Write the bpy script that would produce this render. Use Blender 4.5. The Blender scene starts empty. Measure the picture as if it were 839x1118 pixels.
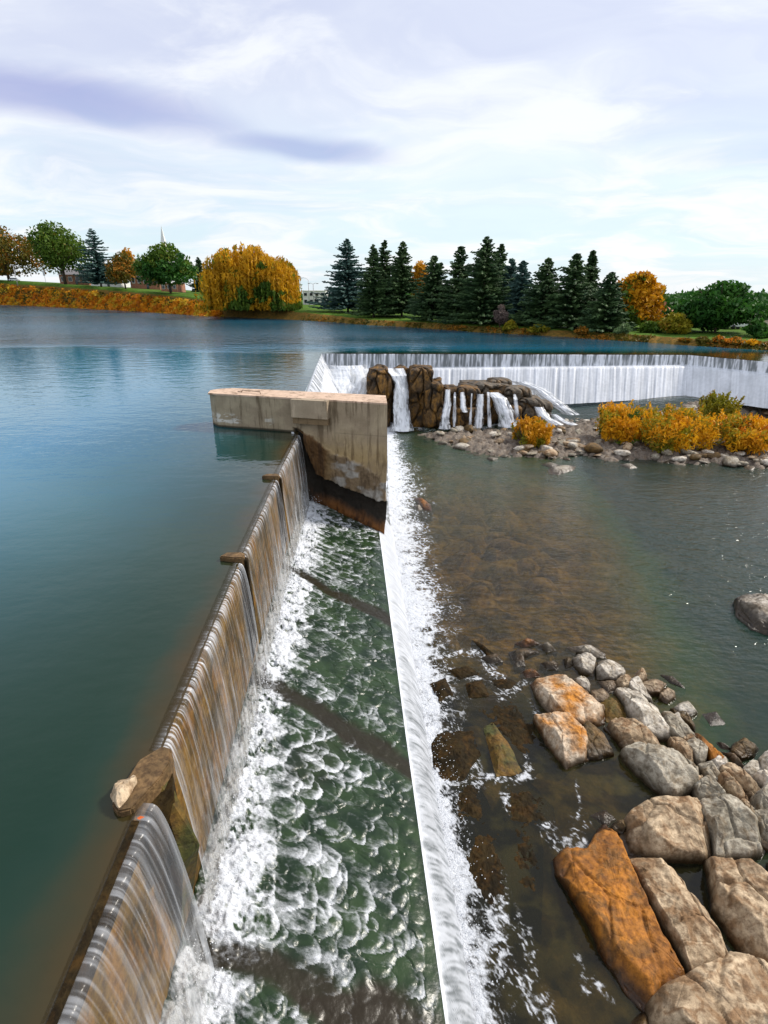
import bpy, bmesh, math, random
import numpy as np
from mathutils import Vector

# ------------------------------------------------------------------ camera
SC = bpy.context.scene
COL = SC.collection
F_PX, HOR, CAM_Z = 600.0, 312.0, 8.0          # focal length, horizon row (photo pixels), eye height over the river
PITCH = math.atan((559 - HOR) / F_PX)
cam_d = bpy.data.cameras.new('camera')
cam_d.sensor_fit = 'VERTICAL'; cam_d.sensor_height = 36; cam_d.lens = F_PX / 1118 * 36
cam_d.clip_start = 0.05; cam_d.clip_end = 9000
cam = bpy.data.objects.new('camera', cam_d); COL.objects.link(cam)
cam.location = (0, 0, CAM_Z); cam.rotation_euler = (math.pi / 2 - PITCH, 0, 0)
SC.camera = cam

# ------------------------------------------------------------------ light
SUN_EL, SUN_AZ = math.radians(42), math.radians(66)     # azimuth clockwise from +y (ahead)
sd = bpy.data.lights.new('sun', 'SUN'); sd.energy = 3.0; sd.angle = math.radians(8); sd.specular_factor = .35; sd.color = (1, .93, .83)
sun = bpy.data.objects.new('sun', sd); COL.objects.link(sun)
dv = Vector((math.sin(SUN_AZ) * math.cos(SUN_EL), math.cos(SUN_AZ) * math.cos(SUN_EL), math.sin(SUN_EL)))
sun.rotation_euler = dv.to_track_quat('Z', 'Y').to_euler()
SC.view_settings.view_transform = 'Standard'; SC.view_settings.look = 'None'
SC.view_settings.exposure = 0.58; SC.view_settings.gamma = 1.0; SC.view_settings.use_curve_mapping = False
SC.cycles.max_bounces = 6; SC.cycles.diffuse_bounces = 2; SC.cycles.glossy_bounces = 3
SC.cycles.transparent_max_bounces = 12; SC.cycles.transmission_bounces = 2
SC.cycles.caustics_reflective = False; SC.cycles.caustics_refractive = False

# ------------------------------------------------------------------ node helper
class NT:
    def __init__(s, tree): s.t = tree; s.n = tree.nodes; s.l = tree.links
    def node(s, typ, **kw):
        n = s.n.new(typ)
        for k, v in kw.items():
            if k == 'ins':
                for i, x in v.items():
                    if isinstance(x, bpy.types.NodeSocket): s.l.new(x, n.inputs[i])
                    else: n.inputs[i].default_value = x
            else: setattr(n, k, v)
        return n
    def math(s, op, a, b=0.0, c=None, clamp=False):
        ins = {0: a, 1: b}
        if c is not None: ins[2] = c
        n = s.node('ShaderNodeMath', operation=op, ins=ins); n.use_clamp = clamp
        return n.outputs[0]
    def vmath(s, op, a, b=(0, 0, 0)):
        return s.node('ShaderNodeVectorMath', operation=op, ins={0: a, 1: b}).outputs[0]
    def mixc(s, f, a, b, blend='MIX'):
        n = s.node('ShaderNodeMix', data_type='RGBA', blend_type=blend)
        for i, x in ((0, f), (6, a), (7, b)):
            if isinstance(x, bpy.types.NodeSocket): s.l.new(x, n.inputs[i])
            else: n.inputs[i].default_value = (*x, 1) if isinstance(x, tuple) and len(x) == 3 else x
        return n.outputs[2]
    def ramp(s, f, pts, interp='LINEAR'):
        n = s.node('ShaderNodeValToRGB'); r = n.color_ramp; r.interpolation = interp
        while len(r.elements) < len(pts): r.elements.new(.5)
        for e, (p, c) in zip(r.elements, pts):
            e.position = p; e.color = (*c, 1) if not isinstance(c, (int, float)) else (c, c, c, 1)
        s.l.new(f, n.inputs[0]); return n.outputs[0]
    def noise(s, vec, scale, detail=3, rough=.55, dist=0):
        n = s.node('ShaderNodeTexNoise', ins={'Scale': scale, 'Detail': detail, 'Roughness': rough, 'Distortion': dist})
        s.l.new(vec, n.inputs['Vector']); return n.outputs[0]
    def vor(s, vec, scale, feature='F1', out=0, rnd=1):
        n = s.node('ShaderNodeTexVoronoi', feature=feature, ins={'Scale': scale, 'Randomness': rnd})
        s.l.new(vec, n.inputs['Vector']); return n.outputs[out]
    def mapping(s, vec, scale=(1, 1, 1), rot=(0, 0, 0), loc=(0, 0, 0)):
        n = s.node('ShaderNodeMapping', ins={'Location': loc, 'Rotation': rot, 'Scale': scale})
        s.l.new(vec, n.inputs['Vector']); return n.outputs[0]
    def step(s, x, a, b):
        n = s.node('ShaderNodeMapRange', interpolation_type='SMOOTHSTEP', ins={'From Min': a, 'From Max': b})
        s.l.new(x, n.inputs['Value']); return n.outputs[0]
    def bump(s, h, strength=.5, dist=.05, normal=None):
        n = s.node('ShaderNodeBump', ins={'Strength': strength, 'Distance': dist, 'Height': h})
        if normal is not None: s.l.new(normal, n.inputs['Normal'])
        return n.outputs[0]
    def attr(s, name): return s.node('ShaderNodeAttribute', attribute_name=name)

def new_mat(name):
    m = bpy.data.materials.new(name); m.use_nodes = True
    t = NT(m.node_tree); t.n.clear()
    out = t.node('ShaderNodeOutputMaterial')
    return m, t, out

# ------------------------------------------------------------------ sky: Nishita daylight behind a procedural cloud deck
W = bpy.data.worlds.new('World'); SC.world = W; W.use_nodes = True
w = NT(W.node_tree); w.n.clear()
wout = w.node('ShaderNodeOutputWorld')
sky = w.node('ShaderNodeTexSky', sky_type='NISHITA'); sky.sun_disc = False
sky.sun_elevation = SUN_EL; sky.sun_rotation = SUN_AZ; sky.air_density = 1.0; sky.dust_density = 1.0; sky.ozone_density = 2.0
bg1 = w.node('ShaderNodeBackground', ins={0: sky.outputs[0], 1: 0.14})
gen = w.node('ShaderNodeTexCoord').outputs['Generated']
sx = w.node('ShaderNodeSeparateXYZ', ins={0: gen})
zc = w.math('MAXIMUM', sx.outputs[2], 0.0)
den = w.math('ADD', zc, 0.16)
cu = w.math('DIVIDE', sx.outputs[0], den); cv = w.math('DIVIDE', sx.outputs[1], den)
cp = w.node('ShaderNodeCombineXYZ', ins={0: cu, 1: cv, 2: 0.0}).outputs[0]
warp = w.node('ShaderNodeTexNoise', ins={'Scale': .8, 'Detail': 3.0}); w.l.new(cp, warp.inputs['Vector'])
cpw = w.vmath('ADD', cp, w.vmath('MULTIPLY', w.vmath('SUBTRACT', warp.outputs[1], (.5, .5, .5)), (1.5, 1.5, 0)))
n1 = w.noise(w.mapping(cpw, (.55, 1.0, 1), (0, 0, .5)), .9, 6, .55)
n2 = w.noise(w.mapping(cpw, (.9, 1.3, 1), (0, 0, -.4), (7.3, 2.1, 0)), 1.3, 7, .6)
cps = w.vmath('ADD', cp, w.vmath('MULTIPLY', w.vmath('SUBTRACT', warp.outputs[1], (.5, .5, .5)), (.55, .55, 0)))
def blob(cx, cy, rx, ry, rot):
    v = w.mapping(cps, (1, 1, 1), (0, 0, 0), (-cx, -cy, 0))
    v = w.mapping(v, (1 / rx, 1 / ry, 1), (0, 0, 0)) if rot == 0 else w.vmath('MULTIPLY', w.mapping(v, (1, 1, 1), (0, 0, rot)), (1 / rx, 1 / ry, 0))
    ln = w.node('ShaderNodeVectorMath', operation='LENGTH', ins={0: v}).outputs['Value']
    return w.math('SUBTRACT', 1.0, w.step(ln, .25, 1.1))
base = w.mixc(w.step(n1, .34, .66), (.66, .70, .86), (.90, .93, .98))
base = w.mixc(w.math('MULTIPLY', w.step(n2, .46, .66), .8), base, (.98, .99, 1.0))
dark = w.math('MAXIMUM', blob(-1.12, 2.27, .80, .24, -.5), blob(-.38, 2.70, .55, .17, -.35))
dark = w.math('MAXIMUM', dark, w.math('MULTIPLY', blob(2.1, 2.5, 1.1, .3, .35), .5))
base = w.mixc(w.math('MULTIPLY', dark, w.math('ADD', .50, w.math('MULTIPLY', n1, .85))), base, (.35, .38, .68))
hz = w.math('SUBTRACT', 1.0, w.step(zc, .03, .30))
lowc = w.mixc(w.step(n2, .40, .62), (.68, .86, .92), (.92, .94, .97))
base = w.mixc(w.math('MULTIPLY', hz, .75), base, lowc)
bg2 = w.node('ShaderNodeBackground', ins={0: base, 1: .72})
mx = w.node('ShaderNodeMixShader', ins={0: .9, 1: bg1.outputs[0], 2: bg2.outputs[0]})
w.l.new(mx.outputs[0], wout.inputs[0])

# ------------------------------------------------------------------ numpy noise
def _h(ix, iy, seed):
    n = (ix.astype(np.int64) * 374761393 + iy.astype(np.int64) * 668265263 + seed * 2147483647) & 0xFFFFFFFF
    n = ((n ^ (n >> 13)) * 1274126177) & 0xFFFFFFFF
    return ((n ^ (n >> 16)) & 0xFFFF) / 65535.0
def vnoise(x, y, seed=0):
    x = np.asarray(x, float); y = np.asarray(y, float)
    ix = np.floor(x); iy = np.floor(y); fx = x - ix; fy = y - iy
    fx = fx * fx * (3 - 2 * fx); fy = fy * fy * (3 - 2 * fy)
    a = _h(ix, iy, seed); b = _h(ix + 1, iy, seed); c = _h(ix, iy + 1, seed); d = _h(ix + 1, iy + 1, seed)
    return (a + (b - a) * fx) * (1 - fy) + (c + (d - c) * fx) * fy
def fbm(x, y, seed=0, o=4, g=.5):
    s = 0; a = 1; t = 0
    for k in range(o):
        s = s + a * vnoise(np.asarray(x) * 2 ** k + 17.3 * k, np.asarray(y) * 2 ** k - 9.1 * k, seed + k); t += a; a *= g
    return s / t
def sst(x, a, b):
    t = np.clip((np.asarray(x, float) - a) / (b - a), 0, 1); return t * t * (3 - 2 * t)
def worley(x, y, seed=0):
    x = np.asarray(x, float); y = np.asarray(y, float); ix = np.floor(x); iy = np.floor(y)
    f1 = np.full(x.shape, 9.0); f2 = np.full(x.shape, 9.0)
    for dx in (-1, 0, 1):
        for dy in (-1, 0, 1):
            cx = ix + dx; cy = iy + dy
            d = np.hypot(cx + _h(cx, cy, seed) - x, cy + _h(cx, cy, seed + 77) - y)
            f2 = np.minimum(f2, np.maximum(f1, d)); f1 = np.minimum(f1, d)
    return f1, f2

# ------------------------------------------------------------------ rays of the photograph (used to place things on real planes)
def ray(u, v):
    x = (u - 419.5) / F_PX; y = -(v - 559) / F_PX
    return np.array([x, math.cos(PITCH) + y * math.sin(PITCH), -math.sin(PITCH) + y * math.cos(PITCH)])
def at(u, v, z):
    d = ray(u, v); t = (z - CAM_Z) / d[2]; return np.array([0, 0, CAM_Z]) + t * d
def aty(u, v, Y):
    d = ray(u, v); t = Y / d[1]; return np.array([0, 0, CAM_Z]) + t * d

# ------------------------------------------------------------------ object helpers
def mesh(name, V, Fc, mat=None, parent=None, smooth=True, attrs=None, loc=None, colors=None, face=None):
    V = np.asarray(V, dtype=np.float32).reshape(-1, 3)
    if face is not None:                                        # turn the sheet so that its faces look along 'face'
        a, b, c = (V[Fc[:, k]] for k in (0, 1, 2))
        if (np.cross(b - a, c - b) @ np.array(face)).sum() < 0: Fc = Fc[:, ::-1]
    me = bpy.data.meshes.new(name)
    if isinstance(Fc, np.ndarray):
        k = Fc.shape[1]; m = len(Fc)
        me.vertices.add(len(V)); me.vertices.foreach_set('co', V.ravel())
        me.loops.add(m * k); me.loops.foreach_set('vertex_index', Fc.astype(np.int32).ravel())
        me.polygons.add(m); me.polygons.foreach_set('loop_start', np.arange(0, m * k, k, dtype=np.int32))
        me.update(calc_edges=True)
    else:
        me.from_pydata([tuple(map(float, p)) for p in V], [], [tuple(f) for f in Fc]); me.update()
    me.polygons.foreach_set('use_smooth', np.full(len(me.polygons), smooth)); 
    for k, a in (attrs or {}).items():
        at_ = me.attributes.new(k, 'FLOAT', 'POINT'); at_.data.foreach_set('value', np.asarray(a, dtype=np.float32).ravel())
    for k, a in (colors or {}).items():
        at_ = me.attributes.new(k, 'FLOAT_COLOR', 'POINT')
        c = np.ones((len(V), 4), np.float32); c[:, :3] = np.asarray(a).reshape(-1, 3); at_.data.foreach_set('color', c.ravel())
    if mat: me.materials.append(mat)
    o = bpy.data.objects.new(name, me); COL.objects.link(o)
    if parent is not None: o.parent = parent
    if loc is not None: o.location = loc
    return o
def gridf(nu, nv, wrap=False):
    i, j = np.meshgrid(np.arange(nu - 1), np.arange(nv if wrap else nv - 1), indexing='ij')
    j2 = (j + 1) % nv
    return np.stack([i * nv + j, (i + 1) * nv + j, (i + 1) * nv + j2, i * nv + j2], -1).reshape(-1, 4)
def tag(o, label=None, cat=None, group=None, kind=None):
    if label: o['label'] = label
    if cat: o['category'] = cat
    if group: o['group'] = group
    if kind: o['kind'] = kind
    return o
def empty(name, loc, label=None, cat=None, group=None, rz=0):
    o = bpy.data.objects.new(name, None); COL.objects.link(o); o.location = loc; o.rotation_euler = (0, 0, rz)
    o.empty_display_size = .3
    return tag(o, label, cat, group)
def copy_tree(o, parent=None):
    c = o.copy(); COL.objects.link(c)
    if parent is not None: c.parent = parent
    for ch in [x for x in bpy.data.objects if x.parent == o]: copy_tree(ch, c)
    return c
class MB:                                    # collects boxes / tubes / prisms into one mesh
    def __init__(s): s.v = []; s.f = []
    def add(s, V, Fc):
        b = len(s.v); s.v += [tuple(map(float, p)) for p in V]; s.f += [tuple(int(i) + b for i in f) for f in Fc]; return s
    def prism(s, poly, z0, z1):
        n = len(poly); V = [(x, y, z0) for x, y in poly] + [(x, y, z1) for x, y in poly]
        Fs = [tuple(range(n - 1, -1, -1)), tuple(range(n, 2 * n))] + [(i, (i + 1) % n, n + (i + 1) % n, n + i) for i in range(n)]
        return s.add(V, Fs)
    def box(s, c, d, rz=0):
        x, y = d[0] / 2, d[1] / 2; ca, sa = math.cos(rz), math.sin(rz)
        return s.prism([(c[0] + a * ca - b * sa, c[1] + a * sa + b * ca) for a, b in ((-x, -y), (x, -y), (x, y), (-x, y))], c[2] - d[2] / 2, c[2] + d[2] / 2)
    def tube(s, pts, r, n=8):
        pts = [Vector(p) for p in pts]; rs = r if isinstance(r, (list, tuple)) else [r] * len(pts); V = []
        for i, p in enumerate(pts):
            d = (pts[min(i + 1, len(pts) - 1)] - pts[max(i - 1, 0)]).normalized()
            a = d.orthogonal().normalized() if abs(d.z) < .99 else Vector((1, 0, 0)); b = d.cross(a).normalized(); a = b.cross(d)
            V += [tuple(p + (a * math.cos(t) + b * math.sin(t)) * rs[i]) for t in [2 * math.pi * k / n for k in range(n)]]
        Fs = [(i * n + k, i * n + (k + 1) % n, (i + 1) * n + (k + 1) % n, (i + 1) * n + k) for i in range(len(pts) - 1) for k in range(n)]
        Fs += [tuple(range(n - 1, -1, -1)), tuple((len(pts) - 1) * n + k for k in range(n))]
        return s.add(V, Fs)
    def build(s, name, mat, parent=None, smooth=False, bevel=0):
        o = mesh(name, s.v, s.f, mat, parent, smooth)
        bm = bmesh.new(); bm.from_mesh(o.data); bmesh.ops.recalc_face_normals(bm, faces=bm.faces)
        if bevel: bmesh.ops.bevel(bm, geom=bm.edges[:], offset=bevel, segments=2, affect='EDGES', clamp_overlap=True)
        bm.to_mesh(o.data); bm.free()
        return o

# ------------------------------------------------------------------ materials
def mat_plain(name, col, rough=.7, var=.25, scale=3.0, metal=0, bumpd=0):
    m, t, out = new_mat(name)
    oc = t.node('ShaderNodeTexCoord').outputs['Object']
    n = t.noise(oc, scale, 4)
    c = t.mixc(t.step(n, .3, .7), tuple(x * (1 - var) for x in col), tuple(min(1, x * (1 + var)) for x in col))
    b = t.node('ShaderNodeBsdfPrincipled', ins={'Base Color': c, 'Roughness': rough, 'Metallic': metal})
    if bumpd: t.l.new(t.bump(n, .5, bumpd), b.inputs['Normal'])
    t.l.new(b.outputs[0], out.inputs[0]); return m

def water_bump(t, vec, layers):
    h = None
    for sc, st, amp in layers:
        n = t.math('MULTIPLY', t.noise(t.mapping(vec, st[:3], (0, 0, st[3])), sc, 2, .5), amp)
        h = n if h is None else t.math('ADD', h, n)
    return h

def mat_river():
    m, t, out = new_mat('river_water')
    pos = t.node('ShaderNodeNewGeometry').outputs['Position']
    s = t.node('ShaderNodeSeparateXYZ', ins={0: pos})
    wn = t.noise(pos, .35, 4)
    d = t.math('SUBTRACT', t.math('MULTIPLY', t.math('ADD', t.math('ADD', s.outputs[0], 3.85), t.math('MULTIPLY', s.outputs[1], .038)), -1.0), t.math('MULTIPLY', t.math('SUBTRACT', wn, .5), 1.6))
    d = t.math('MAXIMUM', d, t.math('MULTIPLY', t.math('SUBTRACT', s.outputs[1], 72.5), 2.0))
    c = t.ramp(t.math('DIVIDE', d, 14.0), [(0, (.042, .028, .009)), (.025, (.028, .026, .011)), (.07, (.010, .026, .016)), (.2, (.002, .034, .032)), (.5, (.002, .072, .100)), (1, (.016, .135, .225))])  # outer blues brightened to paint in sky reflection
    c = t.mixc(t.step(s.outputs[1], 74.0, 90.0), c, (.012, .066, .105))
    near = t.step(s.outputs[1], 22.0, 5.0)
    c = t.mixc(t.math('MULTIPLY', near, t.step(d, .5, 1.8)), c, (.002, .020, .011))
    calm = t.step(s.outputs[1], 8.0, 60.0)
    h = water_bump(t, pos, [(.45, (1, 1.7, 1, .25), 1.0), (1.7, (1, 1.5, 1, -.3), .40), (5.0, (1, 1.2, 1, .4), .10)])
    gust = t.step(t.noise(t.mapping(pos, (.35, 1, 1)), .045, 3), .36, .66)
    amp = t.math('ADD', .02, t.math('MULTIPLY', calm, t.math('ADD', .018, t.math('MULTIPLY', t.step(t.math('ADD', s.outputs[1], t.math('MULTIPLY', gust, 25.0)), 80.0, 112.0), .20))))
    ro = t.math('ADD', .05, t.math('MULTIPLY', t.math('ADD', t.math('MULTIPLY', t.step(s.outputs[1], 15.0, 60.0), .02), t.math('MULTIPLY', t.step(s.outputs[1], 78.0, 112.0), .12)), t.math('ADD', .7, t.math('MULTIPLY', gust, .6))))
    b = t.node('ShaderNodeBsdfPrincipled', ins={'Base Color': c, 'Roughness': ro, 'IOR': 1.33})
    t.l.new(t.bump(t.math('MULTIPLY', h, amp), 1.0, 1.0), b.inputs['Normal'])
    t.l.new(b.outputs[0], out.inputs[0]); return m

def foam_bsdf(t, col=(.68, .71, .76)):
    return t.node('ShaderNodeBsdfPrincipled', ins={'Base Color': (*col, 1), 'Roughness': .55, 'Subsurface Weight': 0.0})

def mat_pool():
    m, t, out = new_mat('pool_water')
    pos = t.node('ShaderNodeNewGeometry').outputs['Position']
    s = t.node('ShaderNodeSeparateXYZ', ins={0: pos})
    deep = t.math('ADD', t.attr('deep').outputs['Fac'], t.math('MULTIPLY', t.math('SUBTRACT', t.noise(pos, .5, 4), .5), .5))
    body = t.ramp(deep, [(.0, (.050, .036, .009)), (.25, (.095, .088, .024)), (.5, (.075, .086, .030)), (.75, (.034, .068, .028)), (1, (.014, .036, .026))])
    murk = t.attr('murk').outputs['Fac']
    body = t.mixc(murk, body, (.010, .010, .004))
    h = water_bump(t, pos, [(.8, (1, 2.2, 1, .3), 1.0), (2.6, (1, 1.9, 1, .15), .5), (8.0, (1, 1.4, 1, -.2), .14)])
    amp = t.math('ADD', .02, t.math('MULTIPLY', t.step(s.outputs[1], 10.0, 30.0), .11))
    nrm = t.bump(t.math('MULTIPLY', h, amp), 1.0, 1.0)
    tr = t.node('ShaderNodeBsdfTransparent', ins={0: (.80, .68, .42, 1)})
    df = t.node('ShaderNodeBsdfDiffuse', ins={0: body})
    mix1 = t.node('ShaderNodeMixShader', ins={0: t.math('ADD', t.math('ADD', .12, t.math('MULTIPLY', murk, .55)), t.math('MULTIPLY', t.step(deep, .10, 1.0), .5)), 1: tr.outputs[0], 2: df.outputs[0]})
    gl = t.node('ShaderNodeBsdfGlossy', ins={'Color': (1, 1, 1, 1), 'Roughness': t.math('ADD', .05, t.math('MULTIPLY', t.step(s.outputs[1], 14.0, 50.0), .15)), 'Normal': nrm})
    fr = t.node('ShaderNodeFresnel', ins={'IOR': 1.33, 'Normal': nrm})
    mix2 = t.node('ShaderNodeMixShader', ins={0: fr.outputs[0], 1: mix1.outputs[0], 2: gl.outputs[0]})
    fo = foam_bsdf(t)
    fm = t.attr('foam').outputs['Fac']
    fine = t.noise(pos, 9.0, 5, .65)
    fine2 = t.noise(pos, 26.0, 5, .7)
    f = t.step(t.math('ADD', fm, t.math('ADD', t.math('MULTIPLY', t.math('SUBTRACT', fine, .5), .9), t.math('MULTIPLY', t.math('SUBTRACT', fine2, .5), .9))), .24, 1.22)
    t.l.new(t.bump(t.math('ADD', fine, t.math('MULTIPLY', fine2, .5)), 1.0, .10), fo.inputs['Normal'])
    mix3 = t.node('ShaderNodeMixShader', ins={0: f, 1: mix2.outputs[0], 2: fo.outputs[0]})
    t.l.new(mix3.outputs[0], out.inputs[0]); return m

def mat_channel():
    m, t, out = new_mat('channel_water')
    pos = t.node('ShaderNodeNewGeometry').outputs['Position']
    n = t.noise(pos, 1.2, 4)
    br = t.attr('brown').outputs['Fac']
    c = t.mixc(t.step(n, .35, .65), (.008, .020, .009), (.022, .044, .016))
    c = t.mixc(br, c, (.018, .013, .006))
    fine = t.noise(t.mapping(pos, (1, 1.5, 1)), 7.0, 5, .65)
    b = t.node('ShaderNodeBsdfPrincipled', ins={'Base Color': c, 'Roughness': .28, 'IOR': 1.33})
    t.l.new(t.bump(t.noise(pos, 5.0, 3), .4, .03), b.inputs['Normal'])
    fo = foam_bsdf(t); t.l.new(t.bump(fine, 1.0, .10), fo.inputs['Normal'])
    fm = t.attr('foam').outputs['Fac']
    f = t.math('MULTIPLY', t.step(t.math('ADD', fm, t.math('MULTIPLY', t.math('SUBTRACT', fine, .5), .9)), .16, 1.12), .97)
    mx_ = t.node('ShaderNodeMixShader', ins={0: f, 1: b.outputs[0], 2: fo.outputs[0]})
    t.l.new(mx_.outputs[0], out.inputs[0]); return m

def mat_curtain(name, tint=(.86, .85, .82)):
    m, t, out = new_mat(name)
    fm = t.attr('foam').outputs['Fac']
    tr = t.node('ShaderNodeBsdfTransparent', ins={0: (*tint, 1)})
    gl = t.node('ShaderNodeBsdfGlossy', ins={'Color': (1, 1, 1, 1), 'Roughness': .12})
    fr = t.node('ShaderNodeFresnel', ins={'IOR': 1.4})
    m1 = t.node('ShaderNodeMixShader', ins={0: t.math('MULTIPLY', fr.outputs[0], .09), 1: tr.outputs[0], 2: gl.outputs[0]})
    fo = foam_bsdf(t, (.74, .77, .82)); fo.inputs['Roughness'].default_value = .3
    m2 = t.node('ShaderNodeMixShader', ins={0: t.math('MINIMUM', fm, 1.0), 1: m1.outputs[0], 2: fo.outputs[0]})
    t.l.new(m2.outputs[0], out.inputs[0]); return m

def mat_white_fall():
    m, t, out = new_mat('white_water')
    fm = t.attr('foam').outputs['Fac']
    pos = t.node('ShaderNodeNewGeometry').outputs['Position']
    n = t.noise(pos, 3.0, 4)
    c = t.mixc(t.math('MULTIPLY', fm, t.math('ADD', .75, t.math('MULTIPLY', n, .5)), clamp=True), (.085, .10, .105), (.70, .73, .79))
    b = t.node('ShaderNodeBsdfPrincipled', ins={'Base Color': c, 'Roughness': .4})
    t.l.new(b.outputs[0], out.inputs[0]); return m

def mat_rock(name, cA, cB, cS, stain=.5, wet_shade_z=None, bumpd=.07, scale=1.0, spec=.35):
    m, t, out = new_mat(name)
    oc = t.node('ShaderNodeTexCoord').outputs['Object']
    pos = t.node('ShaderNodeNewGeometry').outputs['Position']
    rnd = t.node('ShaderNodeObjectInfo').outputs['Random']
    v = t.vmath('ADD', pos, t.node('ShaderNodeCombineXYZ', ins={0: t.math('MULTIPLY', rnd, 40.0), 1: t.math('MULTIPLY', rnd, 17.0), 2: 0.0}).outputs[0])
    n1 = t.noise(v, 1.1 * scale, 5, .6); n2 = t.noise(v, 6.0 * scale, 5, .7); n3 = t.noise(t.mapping(v, (1, 1, .4), (0, 0, .6)), 2.2 * scale, 4, .6, .6)
    c = t.mixc(t.step(n1, .36, .64), cA, cB)
    c = t.mixc(t.math('MULTIPLY', t.step(n3, .60 - .25 * stain, .74 - .2 * stain), min(1, stain * 1.25)), c, cS)
    c = t.mixc(t.step(n2, .34, .62), t.mixc(1.0, c, (.48, .44, .40), 'MULTIPLY'), c)
    sp = t.noise(v, 38.0 * scale, 2, .5)
    c = t.mixc(t.math('MULTIPLY', t.step(sp, .55, .7), .35), c, t.mixc(1.0, c, (.45, .42, .40), 'MULTIPLY'))
    rough = .75
    if wet_shade_z is not None:
        z = t.node('ShaderNodeSeparateXYZ', ins={0: pos}).outputs[2]
        wet_shade = t.math('SUBTRACT', 1.0, t.step(t.math('ADD', z, t.math('MULTIPLY', t.math('SUBTRACT', n1, .5), .35)), wet_shade_z + .02, wet_shade_z + .46))
        c = t.mixc(wet_shade, c, t.mixc(.55, t.mixc(1.0, c, (.20, .15, .10), 'MULTIPLY'), (.012, .009, .004)))  # wet band, carried higher and darker to paint shade on sides and gaps
        rough = t.math('SUBTRACT', .75, t.math('MULTIPLY', wet_shade, .45))
    crk = t.vor(t.mapping(v, (1, 1, .5), (.3, .2, .4)), 1.0 * scale, 'DISTANCE_TO_EDGE')
    hgt = t.math('ADD', t.math('ADD', t.math('MULTIPLY', n1, .8), t.math('MULTIPLY', n2, .5)), t.math('MULTIPLY', t.step(crk, 0, .03), .12))
    b = t.node('ShaderNodeBsdfPrincipled', ins={'Base Color': c, 'Roughness': rough, 'Specular IOR Level': spec})
    t.l.new(t.bump(hgt, .9, bumpd), b.inputs['Normal'])
    t.l.new(b.outputs[0], out.inputs[0]); return m

def mat_vcol_concrete():
    m, t, out = new_mat('stained_concrete')
    pos = t.node('ShaderNodeNewGeometry').outputs['Position']
    col = t.attr('col').outputs['Color']
    n1 = t.noise(pos, 1.2, 6, .65); n2 = t.noise(pos, 9.0, 5, .7)
    st = t.noise(t.mapping(pos, (2.2, 2.2, .22)), 1.4, 5, .65)
    c = t.mixc(t.math('MULTIPLY', t.step(n1, .3, .7), .45), col, t.mixc(1.0, col, (.5, .47, .42), 'MULTIPLY'))
    c = t.mixc(t.math('MULTIPLY', t.step(st, .50, .66), .75), c, t.mixc(1.0, c, (.32, .27, .21), 'MULTIPLY'))
    c = t.mixc(t.math('MULTIPLY', t.step(st, .40, .28), .5), c, t.mixc(1.0, c, (1.65, 1.65, 1.7), 'MULTIPLY'))
    c = t.mixc(t.math('MULTIPLY', t.step(n2, .55, .75), .35), c, t.mixc(1.0, c, (.45, .42, .38), 'MULTIPLY'))
    b = t.node('ShaderNodeBsdfPrincipled', ins={'Base Color': c, 'Roughness': .85})
    t.l.new(t.bump(t.math('ADD', n1, t.math('MULTIPLY', n2, .4)), .7, .05), b.inputs['Normal'])
    t.l.new(b.outputs[0], out.inputs[0]); return m

def mat_leaf(name, cA, cB, cC=None, fc=.2, trans=.25):
    m, t, out = new_mat(name)
    va = t.attr('var').outputs['Fac']
    c = t.mixc(va, cA, cB)
    if cC: c = t.mixc(t.step(t.attr('var2').outputs['Fac'], 1 - fc - .06, 1 - fc + .06), c, cC)
    d = t.node('ShaderNodeBsdfPrincipled', ins={'Base Color': c, 'Roughness': .65, 'Specular IOR Level': .25})
    tl = t.node('ShaderNodeBsdfTranslucent', ins={0: c})
    mx_ = t.node('ShaderNodeMixShader', ins={0: trans, 1: d.outputs[0], 2: tl.outputs[0]})
    t.l.new(mx_.outputs[0], out.inputs[0]); return m

M = {}
M['river'] = mat_river(); M['pool'] = mat_pool(); M['channel'] = mat_channel()
M['curtain'] = mat_curtain('curtain_water'); M['white'] = mat_white_fall()
M['concrete'] = mat_vcol_concrete()
M['tan'] = mat_rock('tan_stone', (.58, .45, .30), (.30, .215, .13), (.20, .10, .035), .6, -7.0)
M['grey'] = mat_rock('grey_stone', (.46, .42, .34), (.23, .205, .155), (.19, .12, .05), .45, -7.0)
M['pale'] = mat_rock('pale_stone', (.70, .65, .57), (.43, .39, .32), (.30, .21, .10), .3, -7.0)
M['orange'] = mat_rock('rust_stone', (.48, .18, .015), (.27, .105, .016), (.09, .05, .015), .5, -7.0)
M['mixed'] = mat_rock('rust_and_white_stone', (.50, .20, .018), (.60, .50, .38), (.19, .085, .018), .45, -7.0)
M['brown'] = mat_rock('brown_stone', (.20, .115, .035), (.10, .062, .022), (.04, .032, .010), .5, -7.0)
M['darkwet'] = mat_rock('dark_wet_stone', (.014, .010, .004), (.034, .022, .007), (.060, .030, .006), .5, None, spec=.10)
M['darksided'] = mat_rock('dark_sided_stone', (.50, .46, .40), (.24, .20, .15), (.06, .04, .02), .5, -6.72)  # darkened most of the way up, pale only at the top
M['moss'] = mat_rock('mossy_stone', (.16, .085, .012), (.055, .060, .010), (.03, .025, .008), .4, None)
M['basalt'] = mat_rock('basalt', (.14, .078, .026), (.028, .020, .012), (.34, .17, .030), .5, None, .15, .7)
M['slab'] = mat_rock('basalt_slab', (.17, .14, .105), (.065, .055, .042), (.26, .14, .04), .4, None, .08, .6)
M['wall'] = mat_rock('algae_wall', (.25, .145, .028), (.085, .058, .018), (.34, .15, .014), .45, None, .05, .8)
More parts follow.
